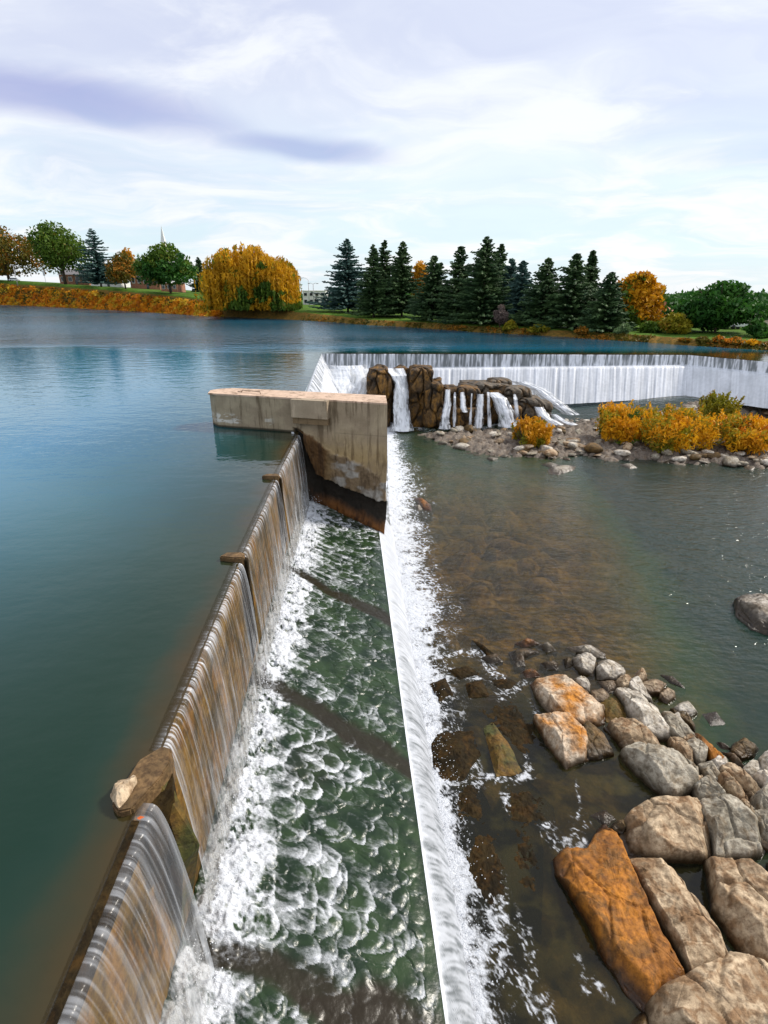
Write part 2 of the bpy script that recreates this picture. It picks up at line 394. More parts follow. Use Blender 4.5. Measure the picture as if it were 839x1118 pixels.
M['bed'] = mat_rock('river_bed', (.26, .20, .075), (.075, .066, .028), (.32, .21, .05), .4, None, .1, .5)
M['gravel'] = mat_rock('gravel', (.26, .22, .18), (.13, .105, .085), (.20, .13, .07), .4, None, .15, 1.6)
M['bark'] = mat_plain('bark', (.075, .05, .032), .9, .4, 6)
M['post'] = mat_rock('post_concrete', (.20, .12, .05), (.11, .065, .025), (.06, .04, .015), .4, None, .04, 1.5)
M['steel'] = mat_plain('weathered_steel', (.22, .15, .10), .6, .3, 8, .4)

# ================================================================== SETTING
# ---- dam axis
def crest_x(y): return np.interp(y, [-20, 0, 7, 15.5, 23.5, 31, 45.5, 72.5], [-3.2, -3.80, -4.12, -4.56, -4.86, -5.0, -6.5, -7.95])
Y_FAR = 71.3
FARL, FARR, WING1, WING2 = (-7.95, 72.5), (38.1, 71.1), (43.73, 64.3), (72.0, 30.0)

# ---- upstream river
ys = [-20, 0, 7, 15.5, 23.5, 31, 45.5, 72.5]
rows = [(-900, float(crest_x(y)) + .02, y) for y in ys]
V = []; Fc = []
for x0, x1, y in rows: V += [(x0, y, 0), (x1, y, 0)]
for i in range(len(rows) - 1): Fc.append((2 * i, 2 * i + 1, 2 * i + 3, 2 * i + 2))
k = len(V); V += [(-900, 600, 0), (FARL[0], 600, 0), (FARR[0], FARR[1], 0), (FARR[0], 600, 0), (*WING1, 0), (WING1[0], 600, 0), (*WING2, 0), (WING2[0], 600, 0), (260, 20, 0), (260, 600, 0)]
r0 = k - 2
Fc += [(r0, r0 + 1, k + 1, k), (r0 + 1, k + 2, k + 3, k + 1), (k + 2, k + 4, k + 5, k + 3), (k + 4, k + 6, k + 7, k + 5), (k + 6, k + 8, k + 9, k + 7)]
me = bpy.data.meshes.new('upper_river'); me.from_pydata(V, [], Fc); me.update(); me.materials.append(M['river'])
o = bpy.data.objects.new('upper_river', me); COL.objects.link(o); tag(o, kind='structure')

# ---- far bank as polar terrain round the camera's foot
SH = [(-900, 700, 14), (-420, 440, 14)]
for u, v, h in [(0, 333, 10.5), (55, 335, 9.0), (110, 338, 7.6), (165, 341, 6.2), (220, 345, 4.8), (275, 347.5, 3.0), (330, 350, 1.9), (400, 355, 1.1), (520, 363, 1.0), (640, 370, .9), (740, 377, .9), (839, 383, .9)]:
    p = at(u, v, 0); SH.append((p[0], p[1], h))
SH += [(75, 55, .9), (110, 25, .9)]
SH_az = np.array([math.atan2(x, y) for x, y, _ in SH]); SH_r = np.array([math.hypot(x, y) for x, y, _ in SH]); SH_h = np.array([h for *_, h in SH])
def shore(az): return np.interp(az, SH_az, SH_r), np.interp(az, SH_az, SH_h)
def ground(x, y):
    az = np.arctan2(x, y); r = np.hypot(x, y); R, h = shore(az); d = r - R
    wd = 1.5 + h * 2.0
    z = -.5 + (h + .5) * sst(d, -.5, wd) + np.clip(d - wd, 0, 80) * .012
    return z
az = np.linspace(SH_az[0], SH_az[-1], 420)
dd = np.concatenate([[-2, -.5], np.linspace(0, 30, 46), np.linspace(32, 90, 20), [120, 200, 400, 900, 2500, 5000]])
A, D = np.meshgrid(az, dd, indexing='ij')
R, Hh = shore(A); RR = R + (fbm(A * 300, A * 0, 5, 3) - .5) * 2.0 * sst(D, 20, -1); r = RR + D
X, Y = r * np.sin(A), r * np.cos(A)
WD = 1.5 + Hh * 2.0
Z = -.5 + (Hh + .5) * sst(D, -.5, WD) + np.clip(D - WD, 0, 80) * .012 - np.clip(D - 130, 0, 1e5) * .07 + (fbm(X * .6, Y * .6, 3) - .5) * .35 * sst(D, -1, 1) * sst(D, 60, 20)
bank = sst(D, WD * .86 + .8, WD * .66)
def mat_bank():
    m, t, out = new_mat('bank_ground')
    pos = t.node('ShaderNodeNewGeometry').outputs['Position']
    n = t.noise(pos, .35, 5, .6); n2 = t.noise(pos, 1.6, 5, .7)
    lawn = t.mixc(t.step(n, .3, .7), (.050, .105, .012), (.085, .16, .018))
    dry = t.mixc(t.step(n2, .35, .65), (.10, .075, .018), (.22, .12, .025))
    dry = t.mixc(t.step(n, .56, .68), dry, (.055, .065, .014))
    c = t.mixc(t.step(t.math('ADD', t.attr('bank').outputs['Fac'], t.math('MULTIPLY', t.math('SUBTRACT', n2, .5), .5)), .35, .6), lawn, dry)
    b = t.node('ShaderNodeBsdfPrincipled', ins={'Base Color': c, 'Roughness': .95, 'Specular IOR Level': .1})
    t.l.new(t.bump(n2, .8, .25), b.inputs['Normal'])
    t.l.new(b.outputs[0], out.inputs[0]); return m
o = mesh('far_bank_terrain', np.stack([X, Y, Z], -1), gridf(*X.shape), mat_bank(), face=(0, 0, 1), attrs={'bank': bank}); tag(o, kind='structure')

# ---- bed below everything downstream
def pool_rise(x, y):
    # the gravel bar holds the back pool up: it climbs to the right
    return 1.2 * sst(y, 56, 66) * sst(x, 8, 20) + 1.5 * sst(y, 57, 67) * sst(x, 20, 38)
gx = np.concatenate([np.linspace(-12, 0, 15)[:-1], np.linspace(0, 22, 180)[:-1], np.linspace(22, 95, 90)]); gy = np.concatenate([np.linspace(-8, 36, 320)[:-1], np.linspace(36, 78, 90)])
X, Y = np.meshgrid(gx, gy, indexing='ij')
nearr = sst(X, 1, 5) * sst(Y, 27, 20)
Z = -8.1 + .75 * nearr * (0.6 + .8 * fbm(X * .5, Y * .5, 9)) + pool_rise(X, Y) + (fbm(X * .35, Y * .35, 21) - .5) * .9 + (fbm(X * 1.3, Y * 1.3, 4) - .5) * .25
f1, f2 = worley(X * .45 + fbm(X * .4, Y * .4, 61, 2), Y * .6, 62); Z = Z + .55 * sst(f2 - f1, .05, .3) * sst(f1, .8, .2) * (.3 + .7 * sst(X, 16, 6))
Z = np.minimum(Z, -7.14 + pool_rise(X, Y))
tag(mesh('river_bed', np.stack([X, Y, Z], -1), gridf(*X.shape), M['bed'], face=(0, 0, 1)), kind='structure')

# ---- weir wall of the near dam (behind the water curtain)
yy = np.linspace(-8, 31.6, 200)
zs = np.linspace(-.06, -6.5, 60)
Yg, Zg = np.meshgrid(yy, zs, indexing='ij')
Xg = crest_x(Yg) - .02 + (-Zg) * .015 + (fbm(Yg * 1.2, Zg * 1.2, 7) - .5) * .08
front = np.stack([Xg, Yg, Zg], -1)
V = front.reshape(-1, 3); Fq = gridf(len(yy), len(zs))
o = mesh('weir_wall', V, Fq, M['wall']); n0 = len(V)
tag(o, 'brown algae-stained concrete weir wall behind the near water curtain', 'weir wall')

# ---- water curtain over the near weir, split by the posts
POSTS = [7.15, 15.5, 23.4]
def curtain(y0, y1, z_bot_fn, seed, name='water_curtain', fade0=.0, fade1=.0, throw=.42, start=.0, rf=13.0, glint=.34, wgt=.52):
    ny = int((y1 - y0) / .022); nz = 70
    yv = np.linspace(y0, y1, ny); tv = np.linspace(0, 1, nz)
    Yg, T = np.meshgrid(yv, tv, indexing='ij')
    zb = z_bot_fn(Yg)
    # lip: flat, then falling along a parabola
    drop = np.where(T < .12, .03 * (T / .12) ** 2, .03 + (T - .12) / .88 * (-zb - .03))
    outx = np.where(T < .12, -.22 + .30 * T / .12, .08 + throw * (np.clip(T - .12, 0, 1) / .88) ** .55)
    yw = Yg + .12 * (fbm(Yg * .9, T * 2, seed + 9) - .5) * T
    ridge = fbm(yw * rf, T * .9, seed, 3, .6); ridge2 = fbm(yw * rf * 2.3, T * 1.6, seed + 3, 2)
    amp = sst(T, .0, .10) * (.035 + .05 * T)
    Xg = crest_x(Yg) + start + outx + (ridge - .5) * amp * 2 + (ridge2 - .5) * .02 * sst(T, .05, .2)
    Yo = Yg - .25 * T * T
    Z = -drop + .012 - (1 - sst(T, 0, .08)) * .008
    big = fbm(yw * 1.1, T * 1.2, seed + 20, 3)
    ln1 = fbm(yw * rf * .55, T * .5, seed + 51, 3, .55); ln2 = fbm(yw * rf * 1.1, T * .8, seed + 52, 3, .55)
    fine = sst(1 - np.abs(2 * ln1 - 1) * 3, .80, .99); fine2 = sst(1 - np.abs(2 * ln2 - 1) * 3, .82, .99); tear = .35 + .65 * sst(fbm(yw * 7, T * 7, seed + 53, 3), .35, .6)
    f = .015 + (fine * .36 + fine2 * .20) * wgt * tear * sst(T, .02, .16) + .10 * sst(ridge2, .55, .75)
    lower = sst(T, .28, 1.0)
    br = fbm(yw * 5, T * 9, seed + 31, 4); brc, brd = worley(yw * 4.5, T * 9, seed + 33); net = sst(brd - brc, .16, .0)
    f = f + lower * wgt * (.10 + .38 * sst(br, .42, .66) * (.4 + big) + .26 * net * sst(br, .35, .6)) + .06 * sst(big, .5, .7)
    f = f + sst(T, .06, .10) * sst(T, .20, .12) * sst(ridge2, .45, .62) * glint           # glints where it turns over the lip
    f *= sst(T, .01, .08)
    e = np.minimum((Yg - y0) / .25, (y1 - Yg) / .25); f = f + .14 * sst(e, .7, .2) * sst(T, .1, .2)   # white side edges
    o = mesh(name, np.stack([Xg, Yo, Z], -1), gridf(ny, nz), M['curtain'], face=(1, 0, .3), attrs={'foam': np.clip(f, 0, .95)})
    return tag(o, kind='structure')
zfoot = lambda y: -4.25 + 0 * y
curtain(-6, 6.65, zfoot, 11, 'water_curtain', throw=.60, start=.16, rf=8.0, glint=.08, wgt=.5)
curtain(7.75, 15.25, zfoot, 23)
curtain(15.75, 23.2, zfoot, 37)
curtain(23.6, 31.2, zfoot, 51)

# ---- stepped channel between the weir and the low sill
def sill_x(y): return np.interp(y, [-8, 6.2, 13.85, 29.4, 33], [2.15, 1.22, .70, -.27, -.50])
def sill_xb(y): return np.interp(y, [-8, 6.9, 15.4, 32.6, 36], [2.9, 2.02, 1.51, .63, .45])
ZL, ZS, ZP = -4.15, -5.5, -7.0
ny, nx = 1000, 190
yv = np.concatenate([np.linspace(-6, 4.5, 60)[:-1], np.linspace(4.5, 31.6, ny)]); tv = np.linspace(0, 1, nx)
Yg, T = np.meshgrid(yv, tv, indexing='ij')
xl = crest_x(Yg) + .05; Xg = xl + (sill_x(Yg) - xl) * T
flow = np.array([.90, -.44]); side = np.array([.44, .90])
S = Xg * flow[0] + Yg * flow[1]; Q = Xg * side[0] + Yg * side[1]
rs = np.random.RandomState(4)
best = np.full(Xg.shape, 1e9); rim = np.zeros(Xg.shape); dome = np.zeros(Xg.shape)
nseed = 2600
sy = rs.uniform(4, 33, nseed); st_ = rs.uniform(-.05, 1.15, nseed)
wx = fbm(Xg * 2.2, Yg * 2.2, 61, 3) - .5; wy = fbm(Xg * 2.2, Yg * 2.2, 62, 3) - .5
Xw = Xg + wx * .30; Yw = Yg + wy * .30
for k in range(nseed):
    cx = crest_x(sy[k]) + (sill_x(sy[k]) - crest_x(sy[k])) * st_[k]; cy = sy[k]
    r0 = rs.uniform(.15, .28) if rs.rand() < .62 else rs.uniform(.28, .52); wk = rs.uniform(.45, 1.2); el = rs.uniform(.85, 1.5); i0, i1 = np.searchsorted(yv, [cy - r0 * 1.7 - .3, cy + r0 * 1.7 + .3])
    if i1 <= i0: continue
    dx = Xw[i0:i1] - cx; dy = Yw[i0:i1] - cy
    a = (dx * flow[0] + dy * flow[1]) / (r0 * el); b = (dx * side[0] + dy * side[1]) / (r0 * .85)
    q = np.sqrt(a * a + b * b); key = cx * flow[0] + cy * flow[1] + rs.uniform(-.2, .2)
    sub = (q < 1) & (key < best[i0:i1])
    best[i0:i1][sub] = key
    edge = np.exp(-(1 - q) * 2.7) * np.clip(.20 + .85 * a, 0, 1.0) * wk
    rim[i0:i1][sub] = edge[sub]
    dome[i0:i1][sub] = ((.5 + .5 * a) * np.sqrt(np.clip(1 - q ** 4, 0, 1)))[sub]
# brown smooth wakes below the posts
brown = np.zeros(Xg.shape); clear = np.zeros(Xg.shape)
for py, w0, w1 in ((23.0, .45, .75), (15.2, .5, .75), (7.3, .40, .70)):
    wv = py - .10 - T * (2.6 if py > 8 else 1.3) + (fbm(Xg * .9, Yg * .9, 71) - .5) * .9
    wid = w0 + (w1 - w0) * T
    k = sst(np.abs(Yg - wv), wid, wid * .35)
    clear = np.maximum(clear, k * (1 - .35 * T)); brown = np.maximum(brown, k)
nz1 = fbm(Xg * 3.0, Yg * 3.0, 81, 4); nz2 = fbm(Xg * 7, Yg * 7, 82, 3); lown = fbm(Xg * .5, Yg * .5, 83, 3)
bw = .20 + .16 * (fbm(Yg * .8, Yg * 0, 91, 3) - .35)
base = sst(T, bw + .14, bw * .55)
base *= 1 - .75 * clear
f1, f2 = worley(Xw * 2.6 + wx * 2, Yw * 2.6 + wy * 2, 5); lace = sst(f2 - f1, .30, .04)
nz3 = fbm(Xg * 13, Yg * 9, 84, 3); fl = Yg * 1.2 + Xg * .5; stk = fbm(fl * 3.2, (Xg - Yg * .3) * .9, 86, 4, .6)
f1, f2 = worley(Xw * 6 + wx * 2, Yw * 6 + wy * 2, 15); lace_f = sst(f2 - f1, .30, .02)
foam = base * (.30 + .55 * sst(nz1, .36, .60) + .45 * sst(nz3, .36, .60) + .30 * lace_f - .5 * sst(nz2, .56, .68)) + rim * (.45 + .6 * nz1) * (.55 + .65 * sst(lown, .35, .65)) * (1 - .85 * clear)
foam += (.16 * sst(nz1, .42, .62) + .34 * sst(stk, .50, .66)) * (1 - clear) * (.4 + .6 * sst(T, .95, .3))
foam *= (.35 + .65 * sst(T, .0, .035))
foam = foam * (1 - .45 * sst(T, .93, 1.0))
Z = ZL + (ZS - ZL) * T ** .9 + dome * .07 * sst(T, .12, .3) * (1 - clear) * sst(T, 1.0, .9) + base * (nz1 - .3) * .26 * sst(T, 0, .05) + base * (nz2 - .5) * .14 + base * (nz3 - .5) * .10 + .04 * (nz1 - .5) * sst(T, 1, .95)
o = mesh('channel_rapids', np.stack([Xg, Yg, Z], -1), gridf(*Xg.shape), M['channel'], face=(0, 0, 1), attrs={'foam': np.clip(foam, 0, 1.3), 'brown': np.clip(brown * .9 + .25 * sst(lown, .55, .75), 0, 1)})
tag(o, kind='structure')

# ---- sill: water falling off the channel's edge to the pool
ny, nz = 1100, 40
yv = np.linspace(-6, 33.0, ny); tv = np.linspace(0, 1, nz); Yg, T = np.meshgrid(yv, tv, indexing='ij')
xb = np.interp(Yg, [-8, 6.9, 15.4, 32.6, 36], [2.9, 2.02, 1.51, .63, .45]); xt = sill_x(Yg)
skew = Yg - .35 * T
rg = fbm(skew * 8, T * 1.5, 13, 3); rg2 = fbm(skew * 20, T * 3, 14, 2)
Xg = xt + (xb - xt) * (T ** .8) + (rg - .5) * .04 * T
hg_ = fbm((Yg - .7 * T) * 26, T * 2.6, 17, 3, .6)
Z = ZS + .005 + .02 * (fbm(Yg * 2.2, T * 0, 15, 4) - .5) * sst(T, .3, 0) + (ZP + .02 - ZS) * (T ** 1.35) + (rg2 - .5) * .02 * sst(T, 0, .2) + (hg_ - .5) * .04 * sst(T, 0, .2)
dg = fbm((Yg - .9 * T) * 5, T * 2.2, 16, 4, .65); hg = fbm((Yg - .7 * T) * 26, T * 2.6, 17, 3, .6); fm = .52 - .12 * sst(dg, .48, .66) * sst(Yg, 30, 12) - .42 * sst(hg, .50, .68) * sst(Yg, 32, 10) * sst(T, .02, .2) + .12 * sst(rg, .35, .6) * (.5 + .5 * T) + .2 * (rg2 - .5) + .12 * sst(Yg, 8, 22) - .25 * sst(fbm(skew * 3, T * 1.2, 19, 4), .52, .7) * sst(Yg, 24, 10)
fm += .5 * sst(T, .06, .0)
o = mesh('sill_fall', np.stack([Xg, Yg, Z], -1), gridf(ny, nz), M['white'], face=(0, -.2, 1), attrs={'foam': np.clip(fm, .05, 1)}); tag(o, kind='structure')
mb = MB()
mb.prism([(float(sill_x(y)) - .03, y) for y in (-6, 6.2, 13.85, 29.4, 32.5)] + [(float(sill_x(y)) - .7, y) for y in (32.5, 29.4, 13.85, 6.2, -6)], -8.2, -5.66)
tag(mb.build('sill_wall', M['wall']), 'low concrete sill hidden under the white sheet falling to the pool', 'sill wall')

# ---- lower pool
def px(pts, o_=(0, 0), s=1.0): return [(o_[0] + a / s, o_[1] + b / s) for a, b in pts]
def pl(pts, z=ZP): return [at(u, v, z)[:2] for u, v in pts]
def seg_dist(X, Y, P):
    d = np.full(X.shape, 1e9)
    for (ax, ay), (bx, by) in zip(P[:-1], P[1:]):
        vx, vy = bx - ax, by - ay; t = np.clip(((X - ax) * vx + (Y - ay) * vy) / (vx * vx + vy * vy + 1e-9), 0, 1)
        d = np.minimum(d, np.hypot(X - ax - t * vx, Y - ay - t * vy))
    return d
uu = np.concatenate([np.arange(0, 5.5, .045), np.arange(5.5, 12, .085), np.geomspace(12, 95, 60)])
yv = np.concatenate([np.linspace(-8, 4.5, 30)[:-1], np.arange(4.5, 33, .055), np.arange(33, 75, .16)])
Yg, U = np.meshgrid(yv, uu, indexing='ij')
x0 = sill_xb(Yg) - .12
Xg = x0 + U
d = Xg - sill_xb(Yg)
n1 = fbm(Xg * 1.6, Yg * 1.6, 101, 5, .6); n2 = fbm(Xg * 4.5, Yg * 4.5, 102, 4, .6); n0 = fbm(Xg * .45, Yg * .45, 103, 3)
wx = fbm(Xg * 2, Yg * 2, 104, 3) - .5; wy = fbm(Xg * 2, Yg * 2, 105, 3) - .5
f1, f2 = worley(Xg * 2.2 + wx * 2.4, Yg * 2.2 + wy * 2.4, 7); lace = sst(f2 - f1, .22, .02)
f1, f2 = worley(Xg * 1.1 + wx * 1.4, Yg * 1.1 + wy * 1.4, 8); lace2 = sst(f2 - f1, .16, .02)
fil = 0
for k_, sc_ in enumerate((1.5, 3.2)):
    a_ = fbm(Xg * sc_ + wx * 2.2 * sc_ * .6, Yg * sc_ + wy * 2.2 * sc_ * .6, 140 + k_, 4, .55); fil = np.maximum(fil, sst(1 - np.abs(2 * a_ - 1) * 2.2, .80, .97))
# width of the boil under the sill, read from the photograph row by row
fw = np.interp(Yg, [0, 7, 8.5, 10, 11.5, 13, 14.5, 16, 17.5, 19, 20.5, 22, 23.5, 25, 27, 30, 34, 40, 48, 58], [.55, .5, .62, .70, .60, .6, .72, 1.0, 1.25, 1.2, 1.35, 1.5, 2.0, 2.1, 1.5, 1.6, 1.9, 2.2, 1.8, 1.0])
q = d / fw + (n1 - .5) * 1.1
foam = sst(q, 1.3, .35) * (.25 + .6 * sst(n2, .33, .62)) + .6 * lace * sst(q, 2.1, .7) + .55 * sst(q, .85, .2) + .55 * fil * sst(q, 2.3, .8)
fo_strokes = [  # white trickles between the awash rocks (photo pixels)
    ([(470, 720), (500, 712), (525, 715), (545, 740), (552, 757)], .22), ([(478, 722), (500, 735), (520, 742)], .2),
    ([(478, 745), (470, 775), (490, 800)], .35), ([(548, 762), (575, 745), (590, 745)], .12), ([(578, 765), (590, 785)], .09),
    ([(508, 820), (520, 845), (522, 855)], .14), ([(530, 848), (560, 852), (578, 847)], .1), ([(573, 825), (578, 848)], .09), ([(550, 858), (556, 885)], .08),
    ([(492, 790), (478, 800), (500, 845), (490, 860)], .25), ([(505, 870), (497, 905), (512, 940)], .28),
    ([(595, 898), (610, 925), (632, 915), (635, 895)], .16), ([(610, 925), (618, 938), (630, 925)], .16), ([(628, 850), (634, 880), (630, 900)], .05),
    ([(525, 930), (535, 970), (540, 1010), (550, 1060)], .20), ([(520, 960), (548, 990), (545, 1040)], .16), ([(575, 1010), (580, 1060), (582, 1100)], .10), ([(565, 990), (570, 1020)], .08),
    ([(632, 1045), (640, 1080)], .07), ([(650, 1070), (665, 1090)], .06), ([(560, 1060), (590, 1090), (600, 1118)], .12),
    ([(430, 462), (455, 466), (470, 470)], .6), ([(485, 468), (500, 470)], .5), ([(520, 468), (560, 466), (575, 468)], .6)]
for pts, wd in fo_strokes:
    P = pl(pts); 
    sub = (Yg > P[:, 1].min() - 2) & (Yg < P[:, 1].max() + 2) if isinstance(P, np.ndarray) else (Yg > min(p[1] for p in P) - 2) & (Yg < max(p[1] for p in P) + 2)
    i = np.where(sub.any(1))[0]; sl = slice(i[0], i[-1] + 1)
    ds = seg_dist(Xg[sl], Yg[sl], P)
    k = ds / wd + (n1[sl] - .5) * 2.2
    foam[sl] = np.maximum(foam[sl], sst(k, 1.5, .2) * (.10 + .55 * sst(n2[sl], .35, .65)) * (.55 + .6 * lace[sl]) + .35 * lace[sl] * sst(k, 2.8, .8) + .6 * fil[sl] * sst(k, 3.0, .8))
foam += .14 * fil * sst(Xg, 6.0, 3.0) * sst(Yg, 20, 12)
deep = np.clip(.12 + .95 * sst(Xg - .25 * Yg, 3.2, 11) + .18 * sst(Yg, 26, 40) + .6 * sst(Yg, 28, 60), 0, 1.1)
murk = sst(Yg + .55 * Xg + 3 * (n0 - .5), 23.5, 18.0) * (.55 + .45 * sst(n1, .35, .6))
Z = ZP + pool_rise(Xg, Yg) + (n1 - .5) * .16 * sst(q, 1.6, .2) + (n2 - .5) * .09 * sst(q, 1.4, .4) + .05 * (n0 - .5)
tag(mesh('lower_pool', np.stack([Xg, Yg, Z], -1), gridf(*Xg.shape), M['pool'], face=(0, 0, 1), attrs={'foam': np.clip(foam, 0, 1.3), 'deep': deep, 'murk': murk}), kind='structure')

bx, by = np.meshgrid(np.linspace(0, 1, 60), np.arange(31.0, 75, .2), indexing='ij'); xr = sill_xb(by) - .10; bx = -7.5 + (xr + 7.5) * bx
ff = .95 * sst(np.abs(bx - (sill_xb(by) - .2)), 2.2, .4) * (.4 + .6 * fbm(bx * 2, by * 2, 160, 4)) + .5 * sst(fbm(bx, by, 161, 4), .5, .65)
tag(mesh('pool_behind_pier', np.stack([bx, by, ZP + pool_rise(bx, by) - .01 + .05 * (fbm(bx * 2, by * 2, 162, 3) - .5)], -1), gridf(*bx.shape), M['pool'], face=(0, 0, 1), attrs={'foam': ff, 'deep': ff * 0 + .6, 'murk': ff * 0}), kind='structure')

# ---- far dam: stepped falls
def fall_strip(name, P0, P1, prof0, prof1, nrm0, nrm1, seed, wd=None):
    """white water down a stepped face between crest points P0 and P1; prof = [(out, z)...] at either end"""
    Ln = math.hypot(P1[0] - P0[0], P1[1] - P0[1]); nu = int(Ln / .09); nk = 60
    a0 = np.array(prof0, float); a1 = np.array(prof1, float)
    tt = np.linspace(0, len(a0) - 1, nk); kk = np.arange(len(a0))
    U, T = np.meshgrid(np.linspace(0, 1, nu), tt, indexing='ij')
    o_ = (1 - U) * np.interp(T, kk, a0[:, 0]) + U * np.interp(T, kk, a1[:, 0]); z = (1 - U) * np.interp(T, kk, a0[:, 1]) + U * np.interp(T, kk, a1[:, 1])
    s = U * Ln
    r1 = fbm(s * 2.6, T * .35, seed, 4, .6); r2 = fbm(s * 7, T * .8, seed + 5, 3, .6); r3 = fbm(s * 1.0, T * 2.5, seed + 8, 4)
    ox = (1 - U) * nrm0[0] + U * nrm1[0]; oy = (1 - U) * nrm0[1] + U * nrm1[1]
    bump_ = (r1 - .5) * .25 * sst(T, .6, 1.2) + (r2 - .5) * .10 * sst(T, .3, 1)
    Xg = P0[0] + (P1[0] - P0[0]) * U + ox * (o_ + bump_); Yg = P0[1] + (P1[1] - P0[1]) * U + oy * (o_ + bump_)
    tier1 = sst(T, 2.15, 1.9) * sst(T, .55, .95)
    f = .80 + .35 * (r1 - .5) + .30 * (r3 - .5) + .4 * (r2 - .5)
    f = f * (1 - tier1) + tier1 * (.10 + .85 * sst(r1 * .5 + r2 * .5, .40, .62))
    f = f * sst(T, .2, .9) + (1 - sst(T, .2, .9)) * .12
    o = mesh(name, np.stack([Xg, Yg, z], -1), gridf(nu, nk), M['white'], face=(0, -.2, 1), attrs={'foam': np.clip(f, .03, 1)}); return tag(o, kind='structure')
NM = (0.03, -1.0)
fall_strip('far_dam_fall', FARL, FARR, [(-.4, .0), (0, -.02), (.55, -1.75), (1.3, -1.9), (6.2, -7.05)], [(-.4, .0), (0, -.02), (.5, -1.15), (1.2, -1.3), (4.3, -4.5)], NM, (-.35, -.95), 201)
NW = (-.77, -.64)
fall_strip('wing_fall', FARR, WING2, [(-.4, .0), (0, -.02), (.5, -1.15), (1.2, -1.3), (4.3, -4.5)], [(-.4, .0), (0, -.02), (.5, -1.3), (1.2, -1.5), (4.3, -4.3)], (-.35, -.95), NW, 301)
fall_strip('side_fall', (-5.3, 33.0), FARL, [(-.3, 0), (0, -.02), (.9, -.9), (2.2, -2.3), (4.5, -7.05)], [(-.3, 0), (0, -.02), (.5, -1.0), (1.0, -1.9), (4.8, -7.05)], (1, 0), (.95, -.3), 401)

# ================================================================== PIER
PF = np.array([-10.75, 33.35]); PE = np.array([10.93, -3.11]); PL = float(np.hypot(*PE)); PE = PE / PL; PN = np.array([PE[1], -PE[0]])   # PN points to the viewer
if PN[1] > 0: PN = -PN
def pier_px(u, v):                      # photo pixel -> (s, z) on the pier's front plane
    d = ray(u, v); t = (PF @ PN) / (d[0] * PN[0] + d[1] * PN[1]); P = np.array([0, 0, CAM_Z]) + t * d
    return (P[:2] - PF) @ PE, P[2]
def pxl(pts, o_, s): return [pier_px(o_[0] + a / s, o_[1] + b / s) for a, b in pts]
Z5 = ((215, 370), 3.814)
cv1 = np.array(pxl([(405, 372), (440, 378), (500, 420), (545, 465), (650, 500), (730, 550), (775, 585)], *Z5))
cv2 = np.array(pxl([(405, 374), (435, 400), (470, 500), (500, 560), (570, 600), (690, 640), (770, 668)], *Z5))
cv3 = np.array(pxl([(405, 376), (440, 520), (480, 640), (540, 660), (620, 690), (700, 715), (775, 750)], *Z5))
SJ = pier_px(320, 460)[0]
pier = empty('dam_pier', (0, 0, 0), 'stained concrete pier with rounded nose standing at the far end of the near weir', 'dam pier')
ns, nz_ = 300, 230
sv = np.concatenate([np.linspace(0, SJ, 120)[:-1], np.linspace(SJ, PL, ns - 119)]); zv = np.concatenate([np.linspace(2.0, 1.98, 2), np.linspace(1.95, -6.8, nz_ - 2)])
S_, Z_ = np.meshgrid(sv, zv, indexing='ij')
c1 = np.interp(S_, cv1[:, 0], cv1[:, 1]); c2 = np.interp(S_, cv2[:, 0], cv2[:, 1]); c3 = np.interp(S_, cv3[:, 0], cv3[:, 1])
wob = (fbm(S_ * 1.6, Z_ * 1.6, 501, 5, .6) - .5) * .55
right = sst(S_, SJ - .05, SJ + .05)
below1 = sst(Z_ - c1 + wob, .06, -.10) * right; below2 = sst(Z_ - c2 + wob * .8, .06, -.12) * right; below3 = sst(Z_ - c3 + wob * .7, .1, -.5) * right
gap = c1 - c2
outd = .10 * below1 * sst(gap, .3, 1.0) - .55 * below2 * sst(S_, SJ - .1, SJ + 1.2) - .30 * below1 * sst(gap, .9, .2) + .85 * sst(Z_, -1.2, -6.2) * sst(S_, SJ + 1.0, PL) + .25 * below3
outd += (fbm(S_ * 2.5, Z_ * 2.5, 505, 4) - .5) * (.02 + .22 * below1)
outd -= .25 * sst(S_, .9, 0) ** 2 * 1.6
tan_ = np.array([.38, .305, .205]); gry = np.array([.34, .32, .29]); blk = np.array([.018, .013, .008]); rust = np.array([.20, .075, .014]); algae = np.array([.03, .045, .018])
def mixn(c, d, k): return c * (1 - k[..., None]) + d * k[..., None]
Cc = np.broadcast_to(tan_, S_.shape + (3,)).copy()
Cc = mixn(Cc, np.array([.44, .31, .13]), sst(Z_, .6, -1.6) * right * .75)
warm = fbm(S_ * .9, Z_ * .9, 511, 4); Cc = mixn(Cc, np.array([.27, .205, .14]), sst(warm, .45, .65) * .5)
eff = sst(fbm(S_ * 3, Z_ * 9, 512, 4), .50, .58) * sst(Z_, .95, .7) * sst(Z_, .18, .35) * sst(S_, SJ - .4, SJ - 2.2) * sst(fbm(S_ * .8, Z_ * 0, 513, 3), .35, .5)
Cc = mixn(Cc, np.array([.68, .64, .57]), eff)                                            # lime bloom along the old waterline
Cc = mixn(Cc, np.array([.05, .040, .022]), sst(Z_ + .05 * wob, .17, .06) * (1 - right))   # damp line at the water
gs = sst(S_ + wob * 1.2, float(pxl([(520, 500)], *Z5)[0][0]), float(pxl([(585, 500)], *Z5)[0][0]))
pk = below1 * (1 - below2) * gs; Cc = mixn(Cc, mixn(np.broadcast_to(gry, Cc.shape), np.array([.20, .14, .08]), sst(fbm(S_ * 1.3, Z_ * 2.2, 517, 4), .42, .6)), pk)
Cc = mixn(Cc, np.array([.13, .065, .02]), below1 * (1 - below2) * (1 - gs))
